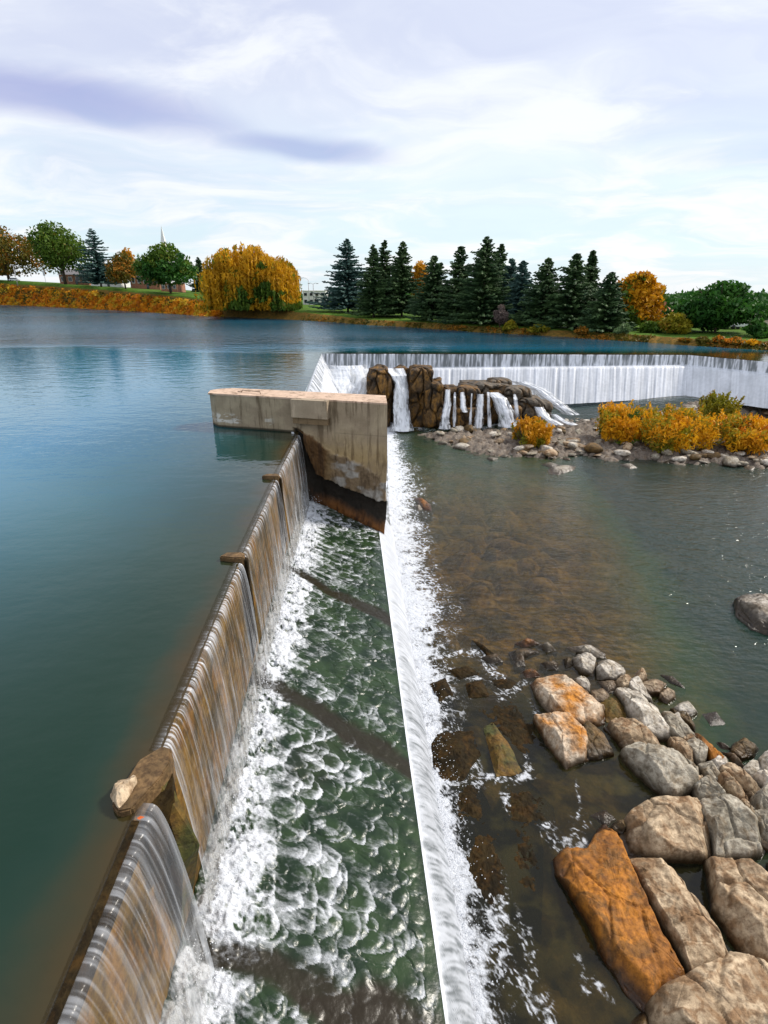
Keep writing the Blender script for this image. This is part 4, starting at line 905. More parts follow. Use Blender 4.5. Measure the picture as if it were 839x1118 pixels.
CR = [
 (400, 404, 428, 472, 61.5, 4.5, 'big dark rounded crag left of the tall waterfall', 'basalt', 5, 0),
 (424, 403, 452, 474, 64.0, 3.0, 'dark crag behind the tall waterfall', 'basalt', 5, 0),
 (448, 402, 474, 430, 61.0, 4.0, 'overhanging flat-topped block right of the tall waterfall', 'basalt', 8, 0),
 (446, 420, 466, 472, 61.8, 3.5, 'dark mossy base under the overhanging block', 'basalt', 5, 0),
 (463, 418, 485, 468, 60.8, 3.5, 'tall brown rock column right of the overhanging block', 'basalt', 7, 0),
 (482, 424, 504, 468, 62.5, 3.0, 'dark rock with a thin fall right of the brown column', 'basalt', 6, 0),
 (500, 424, 526, 446, 61.2, 3.5, 'upper middle block between two small falls', 'basalt', 6, 0),
 (492, 446, 526, 470, 60.2, 2.6, 'low brown ledge at the foot of the small falls', 'basalt', 6, 0),
 (524, 426, 548, 468, 62.4, 3.0, 'dark rock left of the wide white fall', 'basalt', 5, 0),
 (506, 420, 560, 432, 63.0, 4.0, 'flat grey shelf along the top of the outcrop', 'slab', 7, 0),
 (552, 424, 584, 448, 61.5, 4.0, 'smooth grey-brown slab right of the wide white fall', 'slab', 4, 0),
 (566, 436, 596, 460, 60.5, 3.5, 'sloping brown slab low on the right of the outcrop', 'slab', 4, 0),
 (586, 440, 606, 460, 61.0, 3.0, 'small pale slab at the right end of the outcrop', 'slab', 4, 0),
 (556, 444, 572, 466, 60.0, 2.5, 'brown boulder under the wide white fall', 'basalt', 4, 0),
 (534, 415, 560, 426, 64.0, 3.0, 'wet grey hump on the crest of the outcrop', 'slab', 4, 0),
]
for k, (u0, v0, u1, v1, Y, dp, lab, mt, bx, ln) in enumerate(CR): crag(u0, v0, u1, v1, Y, dp, lab, mt, k + 1, bx, ln)
A3 = lambda u, v, Y: tuple(aty(u, v, Y))
thin_fall('outcrop_fall', [A3(436, 402, 63.5), A3(439, 410, 62.2), A3(438, 440, 60.8), A3(440, 470, 59.8)], .5, 1.15, 601, 0.83, 'curtain')
thin_fall('outcrop_fall', [A3(425, 402, 63.5), A3(432, 410, 61.0), A3(437, 425, 60.4), A3(438, 445, 60.0)], .5, .5, 602, 0.83, 'curtain')
thin_fall('outcrop_fall', [A3(489, 425, 61.5), A3(489, 440, 60.6), A3(486, 455, 59.5), A3(486, 468, 59.0)], .28, .6, 603, 0.68, 'curtain')
thin_fall('outcrop_fall', [A3(505, 428, 60.8), A3(506, 445, 59.6), A3(508, 450, 59.2)], .25, .35, 604, 0.63, 'curtain')
thin_fall('outcrop_fall', [A3(525, 430, 61.2), A3(524, 450, 60.2), A3(523, 467, 59.5)], .35, .55, 605, 0.68, 'curtain')
thin_fall('outcrop_fall', [A3(538, 428, 62.5), A3(545, 434, 61.2), A3(552, 450, 60.0), A3(556, 466, 59.2)], .7, 1.1, 606, 0.83, 'curtain')
thin_fall('outcrop_fall', [A3(588, 444, 60.4), A3(594, 455, 59.6), A3(606, 463, 59.0)], .5, .9, 607, 0.83, 'curtain')
thin_fall('outcrop_fall', [A3(604, 452, 60.6), A3(612, 458, 60.0), A3(622, 463, 59.6)], .4, .9, 608, 0.83, 'curtain')
thin_fall('outcrop_fall', [A3(378, 398, 68), A3(380, 410, 66.6), A3(378, 425, 64.5), A3(376, 440, 63)], 2.2, 2.6, 609, 0.68, 'curtain')
thin_fall('outcrop_fall', [A3(392, 402, 66.5), A3(394, 412, 65.4), A3(392, 425, 64.4), A3(390, 445, 63)], 1.0, 1.3, 610, 0.63, 'curtain')
thin_fall('outcrop_fall', [A3(566, 416, 65.2), A3(585, 424, 64.6), A3(606, 440, 63.4), A3(622, 452, 62.5)], 1.0, 1.3, 611, 0.73, 'curtain')

for k, (u0, v0, u1, v1, Y, w_) in enumerate([(497, 428, 496, 466, 60.9, .11), (516, 426, 513, 468, 60.7, .09), (533, 428, 535, 466, 60.9, .12), (562, 430, 566, 464, 60.3, .16)]):
    thin_fall('outcrop_fall', [A3(u0, v0, Y + 1.5), A3((u0 * 3 + u1) / 4, v0 + 6, Y - .1), A3((u0 + u1) / 2, (v0 + v1) / 2, Y - .6), A3(u1, v1, Y - 1.4)], w_, w_ * 1.9, 640 + k, .62, 'curtain')

# ================================================================== GRAVEL BAR
BAR = [(452, 474), (470, 480), (500, 492), (540, 500), (575, 500), (610, 503), (640, 499), (665, 505), (700, 503), (740, 508), (790, 508), (850, 516), (960, 530), (1010, 500), (960, 455), (900, 440), (839, 432), (790, 436), (745, 440), (730, 450), (690, 452), (655, 454), (632, 457), (600, 462), (570, 466), (520, 470)]
def at_bar(u, v, dz=0.0):
    p = at(u, v, ZP + dz)
    for _ in range(12): p = .5 * p + .5 * at(u, v, ZP + dz + float(pool_rise(p[0], p[1])))
    return p
BP = np.array([at_bar(u, v)[:2] for u, v in BAR])
def inside(X, Y, P):
    r = np.zeros(X.shape, bool); n = len(P)
    for i in range(n):
        (x0, y0), (x1, y1) = P[i], P[(i + 1) % n]
        c = ((y0 > Y) != (y1 > Y)) & (X < (x1 - x0) * (Y - y0) / (y1 - y0 + 1e-12) + x0); r ^= c
    return r
gx = np.arange(2, 64, .22); gy = np.arange(40, 84, .22); X, Y = np.meshgrid(gx, gy, indexing='ij')
ins_ = inside(X, Y, BP); dE = seg_dist(X, Y, np.vstack([BP, BP[:1]])); sd_ = np.where(ins_, dE, -dE)
f1, f2 = worley(X * 1.4, Y * 1.4, 33); g1, _ = worley(X * 3.3, Y * 3.3, 34)
Z = ZP + pool_rise(X, Y) - .45 + .62 * sst(sd_ + (fbm(X * .7, Y * .7, 41) - .5) * 1.6, -1.2, 2.2) + (.34 * sst(f1, .6, .1) + .16 * sst(g1, .6, .1)) * sst(sd_, -.8, .8) + (fbm(X * .4, Y * .4, 42) - .5) * .4 * sst(sd_, 0, 3)
BARZ = (gx, gy, Z)
def bar_z(x, y): return Z[int(np.clip((x - 2) / .22, 0, len(gx) - 1)), int(np.clip((y - 40) / .22, 0, len(gy) - 1))]
keep = (sd_ > -2.0); Fq = gridf(*X.shape); kf = keep.ravel()[Fq].all(1)
used = np.unique(Fq[kf]); rm = np.full(X.size, -1); rm[used] = np.arange(len(used))
tag(mesh('gravel_bar', np.stack([X, Y, Z], -1).reshape(-1, 3)[used], rm[Fq[kf]], M['gravel'], face=(0, 0, 1)), kind='structure')
# loose stones on it
def stone_mesh(seed, nm):
    n = 9; th = np.linspace(0, 2 * np.pi, n * 2, endpoint=False); ph = np.linspace(-np.pi / 2, np.pi / 2, n); P_, T_ = np.meshgrid(ph, th, indexing='ij')
    d = np.stack([np.cos(P_) * np.cos(T_), np.cos(P_) * np.sin(T_), np.sin(P_)], -1); k = (np.abs(d) ** 3.2).sum(-1) ** (-1 / 3.2)
    rp = np.random.RandomState(seed); f = k * (1 + .5 * (fbm(d[..., 0] * 1.3 + seed, d[..., 1] * 1.3 + d[..., 2], seed, 3) - .5))
    for _ in range(5):
        nrm = rp.normal(size=3); nrm /= np.linalg.norm(nrm); f = np.minimum(f, rp.uniform(.62, .95) / np.maximum((d @ nrm), .05))
    return (d * f[..., None]).reshape(-1, 3), gridf(n, n * 2, True)
protos = {}
rs = np.random.RandomState(12)
for mt in ('pale', 'grey', 'tan', 'brown'):
    protos[mt] = []
    for k in range(3):
        V, Fq = stone_mesh(40 + k + 10 * len(protos), 'stone'); protos[mt].append((V, Fq))
STL = {'pale': 'one of the pale stones scattered over the gravel bar', 'grey': 'one of the grey stones scattered over the gravel bar', 'tan': 'one of the tan stones scattered over the gravel bar', 'brown': 'one of the dark brown stones scattered over the gravel bar'}
pm = {}
cnt = 0
while cnt < 280:
    u = rs.uniform(462, 845); v = rs.uniform(440, 512); p = at_bar(u, v, .3)
    if p[1] > 80: continue
    s_in = inside(np.array([p[0]]), np.array([p[1]]), BP)[0]; dd_ = seg_dist(np.array([p[0]]), np.array([p[1]]), np.vstack([BP, BP[:1]]))[0]
    if not (s_in or dd_ < .5): continue
    if s_in and dd_ > 2.5 and rs.rand() < .45: continue
    mt = rs.choice(['pale', 'grey', 'tan', 'brown'], p=[.32, .28, .25, .15]); j = rs.randint(3)
    sz = rs.uniform(.20, .52) * (1.0 + (rs.rand() < .12) * .8)
    if (mt, j) not in pm:
        V, Fq = protos[mt][j]; o_ = mesh('stone', V, Fq, M[mt], None, True); pm[(mt, j)] = o_
    else:
        o_ = pm[(mt, j)].copy(); COL.objects.link(o_)
    tag(o_, STL[mt], 'stone', mt + ' stones on the gravel bar')
    o_.location = (p[0], p[1], bar_z(p[0], p[1]) + sz * .12); o_.scale = (sz * rs.uniform(.9, 1.5), sz * rs.uniform(.7, 1.1), sz * rs.uniform(.35, .65)); o_.rotation_euler = (rs.uniform(-.25, .25), rs.uniform(-.25, .25), rs.uniform(0, 6.28)); cnt += 1

# ================================================================== VEGETATION
LEAF = {
 'spruce': mat_leaf('spruce_needles', (.018, .050, .018), (.062, .115, .032), None, trans=.1),
 'blue_spruce': mat_leaf('blue_spruce_needles', (.022, .062, .056), (.070, .14, .115), None, trans=.1),
 'green': mat_leaf('green_leaves', (.040, .095, .008), (.13, .205, .018), (.16, .13, .012), .10),
 'dark': mat_leaf('dark_green_leaves', (.014, .068, .010), (.055, .16, .018), None, .1),
 'olive': mat_leaf('olive_leaves', (.060, .065, .008), (.17, .13, .012), (.34, .14, .010), .3),
 'willow': mat_leaf('willow_leaves', (.42, .22, .008), (.74, .40, .014), (.16, .20, .015), .18, .4),
 'gold': mat_leaf('golden_leaves', (.50, .22, .008), (.70, .36, .012), (.35, .13, .01), .15, .35),
 'orange': mat_leaf('orange_leaves', (.58, .24, .006), (.84, .46, .014), (.30, .27, .02), .25, .3),
 'rust': mat_leaf('rust_leaves', (.46, .12, .008), (.74, .27, .012), (.16, .13, .02), .22, .3),
 'scrub': mat_leaf('scrub_leaves', (.48, .13, .008), (.86, .38, .014), (.62, .42, .03), .3, .3),
 'lime': mat_leaf('lime_leaves', (.15, .16, .010), (.34, .28, .015), (.30, .16, .012), .15, .3),
 'sage': mat_leaf('sage_leaves', (.07, .13, .05), (.15, .23, .09), None, .15),
 'bare': mat_leaf('bare_twigs', (.12, .085, .075), (.20, .15, .13), None, .0),
}
def leaves(C, size, rs_, up=None, asp=(.6, 1.0), droop=0.0):
    """one small four-cornered leaf clump per centre"""
    n = len(C); a = rs_.normal(size=(n, 3)); b = rs_.normal(size=(n, 3))
    if up is not None:
        b = np.tile(np.array(up, float), (n, 1)) + b * droop
    a /= np.linalg.norm(a, axis=1)[:, None]; b -= (a * b).sum(1)[:, None] * a; b /= np.linalg.norm(b, axis=1)[:, None] + 1e-9
    s = size * rs_.uniform(.55, 1.25, (n, 1)); a = a * s * asp[0]; b = b * s * asp[1]
    V = np.stack([C - b, C + a * .9 + b * .1, C + b, C - a * .9 - b * .1], 1).reshape(-1, 3)
    Fq = np.arange(n * 4).reshape(n, 4); va = np.repeat(rs_.rand(n), 4); vb = np.repeat(rs_.rand(n), 4); return V, Fq, va, vb
def leaf_mesh(name, C, size, kind, seed, parent=None, up=None, asp=(.6, 1.0), droop=.3, clump=None):
    rs_ = np.random.RandomState(seed); V, Fq, va, vb = leaves(C, size, rs_, up, asp, droop)
    # neighbouring leaves share a tone, so boughs read as lighter and darker clumps of their own colour
    cn = np.repeat(fbm(C[:, 0] * .55 + C[:, 2] * .3, C[:, 1] * .55 + C[:, 2] * .6, seed, 3), 4); cn2 = np.repeat(fbm(C[:, 0] * .4 + 9, C[:, 2] * .4 + C[:, 1] * .3, seed + 3, 3), 4)
    va = np.clip(.45 * va + .55 * sst(cn, .3, .7), 0, 1); vb = np.clip(.4 * vb + .6 * sst(cn2, .3, .7), 0, 1)
    return mesh(name, V, Fq, LEAF[kind], parent, False, attrs={'var': va, 'var2': vb})
def crown_points(blobs, n, rs_, shell=.55):
    vol = np.array([b[3] * b[4] * b[5] for b in blobs]); vol = vol / vol.sum(); out = []
    for bl, w_ in zip(blobs, vol):
        m = max(20, int(n * w_)); d = rs_.normal(size=(m, 3)); d /= np.linalg.norm(d, axis=1)[:, None]; r_ = shell + (1 - shell) * rs_.rand(m, 1) ** .6
        lump = 1 + .28 * (fbm(d[:, 0] * 2.2 + bl[0], d[:, 2] * 2.2 + d[:, 1] * 1.7 + bl[1], 5, 3) - .5)[:, None] * 2
        out.append(np.array(bl[:3]) + d * r_ * lump * np.array(bl[3:6]))
    return np.concatenate(out)
def place(u, vb, back, vtop=None):
    """foot of a plant: photo column u, standing 'back' metres behind the waterline"""
    azm = math.atan2((u - 419.5) / F_PX, math.cos(PITCH) + (559 - 330) / F_PX * math.sin(PITCH))
    R_, _h0 = shore(azm); r = float(R_) + back; x, y = r * math.sin(azm), r * math.cos(azm); z = float(ground(x, y))
    return x, y, z
def pxm(y): return y / (F_PX * 1.08)                       # metres per photo pixel near the horizon
def trunk(mb, h, r, rs_, limbs, spread, z0=.35):
    mb.tube([(0, 0, -.5), (rs_.uniform(-.1, .1), rs_.uniform(-.1, .1), h * .35), (rs_.uniform(-.3, .3), rs_.uniform(-.3, .3), h * .8)], [r, r * .75, r * .25], 8)
    for k in range(limbs):
        a = rs_.uniform(0, 6.28); zs_ = h * rs_.uniform(z0, .6); L_ = spread * rs_.uniform(.5, .9)
        mb.tube([(0, 0, zs_), (math.cos(a) * L_ * .5, math.sin(a) * L_ * .5, zs_ + L_ * .5), (math.cos(a) * L_, math.sin(a) * L_, zs_ + L_ * rs_.uniform(.6, 1.1))], [r * .45, r * .28, r * .08], 6)
def broad(u, vb, vt, hw, back, kind, label, seed, cat='tree', name='broadleaf_tree', n=5200, group=None, bottom=.16, skew=0.0, trunks=1, leaf=.55, top_bias=0, second=None):
    x, y, z = place(u, vb, back); g = empty(name, (x, y, z), label, cat, group); rs_ = np.random.RandomState(seed)
    top = aty(u, vt, y)[2] - z; w_ = hw * pxm(y) * (1.38 if cat == 'tree' else 1.15); h = top
    mb = MB()
    for k in range(trunks):
        trunk(mb, h * .75, max(.16, h * .028), rs_, 7, w_ * .75, .22)
    mb.build('trunk', M['bark'], g, True)
    bl = []
    for k in range(17):
        a = rs_.uniform(0, 6.28); t = rs_.rand(); zc_ = h * (bottom + (1 - bottom) * (.14 + .70 * t)); rr_ = w_ * .62 * math.sqrt(rs_.rand()) * (1 - .75 * max(0, t - .45) / .55)
        s_ = w_ * rs_.uniform(.30, .50) * (1 - .25 * t)
        bl.append((math.cos(a) * rr_ + skew * w_ * (t - .4), math.sin(a) * rr_, zc_, s_, s_, min(s_ * .9, h * .22)))
    bl.append((skew * w_ * .5, 0, h * .87, w_ * .38, w_ * .38, h * .125)); bl.append((0, 0, h * (bottom + .42), w_ * .75, w_ * .7, h * .3))
    C_ = crown_points(bl, n, rs_, .45); C_ = C_[(C_[:, 2] > h * bottom * rs_.uniform(.7, 1.1, len(C_)))]
    if second:
        k2 = fbm(C_[:, 0] * .35 + seed, C_[:, 2] * .35, seed, 3) + .35 * (C_[:, 2] / h - .5) + .12 * rs_.randn(len(C_)) * .4
        m_ = k2 > second[1]; leaf_mesh('crown', C_[~m_], leaf, kind, seed, g); leaf_mesh('crown', C_[m_], leaf, second[0], seed + 1, g)
    else: leaf_mesh('crown', C_, leaf, kind, seed, g)
    return g
def spruce_mesh(h, w_, seed, dens=1.0, wid=.56, irregular=.42):
    rs_ = np.random.RandomState(seed); Vs = []; Fs = []; va = []; n = 0
    nl = int(46 * dens); pts = []
    for k in range(nl):
        t = (k + rs_.rand() * .8) / nl; zz = h * (.07 + .93 * t); r = w_ * (1 - t) ** .78 * (1 + irregular * rs_.randn() * .5) + .12
        r *= .85 + .3 * fbm(np.array([t * 9]), np.array([seed * 1.0]), seed, 2)[0]
        nb = max(5, int((9 * (1 - t) + 5)))
        for b in range(nb):
            a = rs_.uniform(0, 6.28); L_ = r * rs_.uniform(.65, 1.15); m_ = max(3, int(L_ / (.30)))
            for s in range(m_):
                f = (s + 1) / m_; dr = -.34 * L_ * f * (1 - .5 * f) + .10 * L_ * f * f * (1 if t < .7 else 2)
                pts.append((math.cos(a) * L_ * f, math.sin(a) * L_ * f, zz + dr + rs_.randn() * .05, a, wid * (1.15 - .5 * f)))
    P_ = np.array(pts); N_ = len(P_); ca, sa = np.cos(P_[:, 3]), np.sin(P_[:, 3]); wv = P_[:, 4] * rs_.uniform(.7, 1.3, N_)
    C_ = P_[:, :3]; out_ = np.stack([ca, sa, np.full(N_, -.28) + rs_.randn(N_) * .2], -1) * wv[:, None] * 1.0; sidev = np.stack([-sa, ca, rs_.randn(N_) * .35], -1) * wv[:, None] * .62
    hang = np.stack([0 * ca, 0 * ca, -wv * .75], -1)
    V = np.stack([C_ - out_ * .5, C_ + sidev + hang * .35, C_ + out_, C_ - sidev + hang * .35], 1).reshape(-1, 3)
    V2 = np.stack([C_ - out_ * .4, C_ + hang + sidev * .2, C_ + out_ * .9 + hang * .3, C_ + out_ * .3 + .05], 1).reshape(-1, 3)
    Vv = np.concatenate([V, V2]); Fq = np.arange(len(Vv)).reshape(-1, 4)
    cn = fbm(np.concatenate([C_[:, 0], C_[:, 0]]) * .8 + seed, np.concatenate([C_[:, 2], C_[:, 2]]) * .7, seed, 3)
    return Vv, Fq, np.repeat(np.clip(.5 * rs_.rand(len(cn)) + .5 * sst(cn, .3, .7), 0, 1), 4)
def spruce(u, vb, vt, hw, back, label, seed, kind='spruce', group='spruces on the far bank', bare=.05, dens=1.0):
    x, y, z = place(u, vb, back); h = aty(u, vt, y)[2] - z; w_ = hw * pxm(y) * 1.85
    g = empty('spruce_tree', (x, y, z), label, 'spruce', group)
    V, Fq, va = spruce_mesh(h, w_, seed, dens); V[:, 2] += h * bare * .6
    mesh('crown', V, Fq, LEAF[kind], g, False, attrs={'var': va, 'var2': va * 0})
    MB().tube([(0, 0, -.6), (0, 0, h * .5), (0, 0, h * .98)], [max(.14, h * .018), h * .011, .03], 8).build('trunk', M['bark'], g, True); return g
SPR = [
 (4, 300, 232, 10, 34, 'dark spruce peeping over the rusty tree at the far left', 'blue_spruce'),
 (114, 306, 251, 14, 27, 'slim blue-green spruce between the broadleaf trees on the left bank', 'blue_spruce'),
 (222, 318, 282, 7, 60, 'small dark spruce behind the left edge of the golden willow', 'spruce'),
 (380, 336, 262, 18, 22, 'lone broad blue spruce standing right of the white building', 'blue_spruce'),
 (408, 345, 268, 12, 10, 'dark green spruce second from the lone blue one, close to the water', 'spruce'),
 (420, 342, 264, 12, 20, 'twin-topped dark spruce behind the first of the row', 'spruce'),
 (439, 343, 265, 14, 16, 'dense round-shouldered spruce left of the small golden tree', 'spruce'),
 (473, 348, 281, 16, 8, 'shorter ragged spruce right of the small golden tree', 'spruce'),
 (501, 352, 270, 17, 9, 'broad dark spruce left of the tallest spruce', 'spruce'),
 (528, 354, 261, 21, 8, 'tallest and widest spruce of the row', 'spruce'),
 (543, 350, 268, 12, 18, 'narrow spruce half hidden behind the tallest one', 'spruce'),
 (556, 352, 284, 10, 16, 'thin bluish spruce, left of a close pair', 'blue_spruce'),
 (568, 354, 286, 12, 12, 'bluish spruce, right of a close pair', 'blue_spruce'),
 (594, 357, 283, 17, 8, 'evenly cone-shaped spruce standing alone right of the bluish pair', 'spruce'),
 (624, 358, 278, 19, 8, 'large spruce left of the dark column-shaped one', 'spruce'),
 (641, 357, 276, 10, 14, 'very dark column-shaped spruce', 'spruce'),
 (664, 359, 299, 15, 7, 'low spruce in front of the golden tree on the right', 'spruce'),
]
for k, (u, vb, vt, hw, back, lab, kd) in enumerate(SPR): spruce(u, vb, vt, hw, back, lab, 100 + k, kd, dens=1.0 + .25 * (k in (6, 9, 15)))
broad(16, 302, 243, 42, 28, 'olive', 'large rusty olive tree at the far left of the bank', 31, n=9000, leaf=.75, skew=-.35, bottom=.10)
broad(76, 305, 240, 27, 24, 'green', 'tall yellow-green tree with two trunks on the left bank', 32, n=7000, leaf=.65, trunks=2, skew=-.2)
broad(140, 311, 276, 18, 20, 'olive', 'small olive tree in front of the grey church roof', 33, n=3600, leaf=.55)
broad(147, 300, 270, 10, 75, 'green', 'small green and orange tree behind the church roof', 34, n=1800, leaf=.6, second=('gold', .52))
broad(188, 314, 267, 27, 18, 'dark', 'rounded dark green tree in front of the white spire', 35, n=7000, leaf=.6, second=('green', .55))
broad(458, 345, 284, 12, 26, 'gold', 'small golden tree among the dark spruces', 36, n=2600, leaf=.45, bottom=.2)
broad(694, 357, 297, 27, 14, 'green', 'large golden-topped tree on the right bank', 37, n=8500, leaf=.42, bottom=.10, second=('gold', .44))
broad(788, 364, 308, 40, 14, 'dark', 'massive dark green tree on the right bank', 38, n=12000, leaf=.42, bottom=.05, skew=.25)
broad(833, 358, 335, 11, 40, 'olive', 'dull olive treetop at the far right edge', 39, n=1600, leaf=.5)
broad(742, 367, 342, 20, 9, 'lime', 'yellow-green willow bush on the right bank', 40, n=3800, leaf=.32, bottom=.0, name='willow_bush', cat='bush')
broad(716, 366, 351, 14, 8, 'green', 'low dark green bush left of the yellow-green willow bush', 41, n=1600, leaf=.3, bottom=.0, name='bush', cat='bush')
broad(686, 369, 354, 10, 3.5, 'sage', 'round sage-green bush at the waterline', 42, n=1500, leaf=.26, bottom=.0, name='bush', cat='bush')
broad(548, 358, 332, 9, 3, 'bare', 'leafless brown shrub at the waterline under the tallest spruce', 43, n=1700, leaf=.22, bottom=.0, name='bare_shrub', cat='shrub')
broad(833, 377, 348, 14, 9, 'dark', 'clipped dark hedge bush at the far right', 44, n=1500, leaf=.35, bottom=.0, name='bush', cat='bush')
# golden willow
def willow(u, vb, vt, hw, back, label, seed):
    x, y, z = place(u, vb, back); g = empty('willow_tree', (x, y, z), label, 'willow tree'); rs_ = np.random.RandomState(seed)
    h = aty(u, vt, y)[2] - z; w_ = hw * pxm(y) * 1.02; mb = MB()
    for k in range(3): trunk(mb, h * .8, h * .03, rs_, 6, w_ * .7, .2)
    mb.build('trunk', M['bark'], g, True)
    pts = []
    domes = [(rs_.uniform(-.78, .78) * w_, rs_.uniform(-.6, .6) * w_, 0) for _ in range(74)]
    for dx, dy, _ in domes:
        rr_ = math.hypot(dx, dy) / w_; top = h * (1.0 - .40 * rr_ ** 2) * rs_.uniform(.66, 1.04); br_ = w_ * rs_.uniform(.16, .28)
        for s in range(32):
            a = rs_.uniform(0, 6.28); q_ = math.sqrt(rs_.rand()); sx0, sy0 = dx + math.cos(a) * br_ * q_, dy + math.sin(a) * br_ * q_
            zt = top - br_ * .9 * q_ * q_; ln = h * rs_.uniform(.25, .85) * (.75 + .4 * rr_); m_ = int(ln / .42)
            for i in range(m_): pts.append((sx0 + rs_.randn() * .10 + .02 * i * math.cos(a), sy0 + rs_.randn() * .10 + .02 * i * math.sin(a), max(.15, zt - i * .42)))
    C_ = np.array(pts); C_[:, 2] = np.where(C_[:, 2] < .2, .2 + rs_.rand(len(C_)) * .8, C_[:, 2])
    gr = fbm(C_[:, 0] * .22, C_[:, 2] * .25, 77, 3) - .30 * (C_[:, 2] / h - .35)
    m_ = gr > .64; leaf_mesh('crown', C_[~m_], .55, 'willow', seed, g, up=(0, 0, 1), asp=(.42, 1.1), droop=.35); leaf_mesh('crown', C_[m_], .55, 'green', seed + 1, g, up=(0, 0, 1), asp=(.42, 1.1), droop=.35)
    return g
willow(276, 347, 266, 52, 5, 'huge golden weeping willow at the water on the left bank', 51)
# orange bank cover on the left (one mass nobody could count)
rs = np.random.RandomState(8); pts = {'rust': [], 'olive': []}
for k in range(5200):
    u = rs.uniform(-60, 240); dn = rs.uniform(.02, .80); x, y, z = place(u, 330, dn * (1 + 2.0 * float(np.interp(u, [0, 110, 220], [9.5, 6.5, 4.0]))))
    nz_v = fbm(np.array([x * .30]), np.array([y * .30]), 9, 4, .6)[0] + .10 * rs.randn()
    kd = 'rust' if nz_v + .16 * (dn < .75) > .585 else 'olive'
    if kd == 'olive' and rs.rand() < .35: continue
    r_ = rs.uniform(.35, 1.0) * (1.0 if kd == 'rust' else .7); m_ = 8
    d = rs.normal(size=(m_, 3)); d /= np.linalg.norm(d, axis=1)[:, None]; d[:, 2] = np.abs(d[:, 2])
    pts[kd].append(np.array([x, y, float(ground(x, y))]) + d * r_ * np.array([1.2, 1.2, .8]))
tag(leaf_mesh('bank_scrub', np.concatenate(pts['rust']), .5, 'scrub', 5), 'orange and rust autumn scrub covering the left bank slope', None, None, 'stuff')
tag(leaf_mesh('bank_scrub', np.concatenate(pts['olive']), .45, 'olive', 7), 'olive and dry undergrowth between the orange scrub of the left bank', None, None, 'stuff')
# far wood behind the lawn, one mass
pts = []
for k in range(2600):
    u = rs.uniform(325, 930); bk = rs.uniform(85, 150); x, y, z = place(u, 330, bk); top = aty(u, 317 + 9 * fbm(np.array([u * .03]), np.array([0.]), 5, 3)[0] + 6 * (u < 380), y)[2] - z
    pts.append(np.array([x, y, z]) + rs.normal(size=(10, 3)) * np.array([1.3, 1.3, .4]) + np.array([0, 0, 1]) * (rs.rand(10, 1) ** .7) * max(1.0, top))
tag(leaf_mesh('distant_wood', np.concatenate(pts), .85, 'dark', 17), 'dark belt of distant trees behind the far lawn', None, None, 'stuff')
pts = []
for k in range(1500):
    u = rs.uniform(330, 870); x, y, z = place(u, 350, rs.uniform(-.2, 2.6)); 
    if fbm(np.array([x * .2]), np.array([y * .2]), 19, 3)[0] < .42: continue
    d = rs.normal(size=(6, 3)); d /= np.linalg.norm(d, axis=1)[:, None]; d[:, 2] = np.abs(d[:, 2]); pts.append(np.array([x, y, float(ground(x, y)) - .1]) + d * rs.uniform(.15, .5))
tag(leaf_mesh('bank_weeds', np.concatenate(pts), .26, 'olive', 6), 'olive and tan weeds along the waterline of the far lawn', None, None, 'stuff')
for k, (u, vb, vt, hw, kd, lab) in enumerate([(795, 380, 367, 7, 'rust', 'rust-red bush on the right bank, left of a pair'), (812, 381, 368, 11, 'rust', 'wider rust-red bush on the right bank, right of a pair'), (757, 377, 370, 8, 'olive', 'low olive bush at the right waterline'), (832, 381, 371, 7, 'orange', 'orange bush at the right edge of the far bank'), (560, 362, 350, 9, 'lime', 'yellowish bush at the foot of the bluish spruces'), (591, 365, 354, 12, 'lime', 'yellowish bush at the foot of the cone-shaped spruce'), (640, 366, 356, 9, 'olive', 'dull bush by the water under the column-shaped spruce'), (776, 379, 368, 8, 'olive', 'olive bush left of the rust-red pair')]):
    broad(u, vb, vt, hw, 2.0, kd, lab, 60 + k, n=700, leaf=.26, bottom=.0, name='bush', cat='bush', group='bushes along the far waterline')
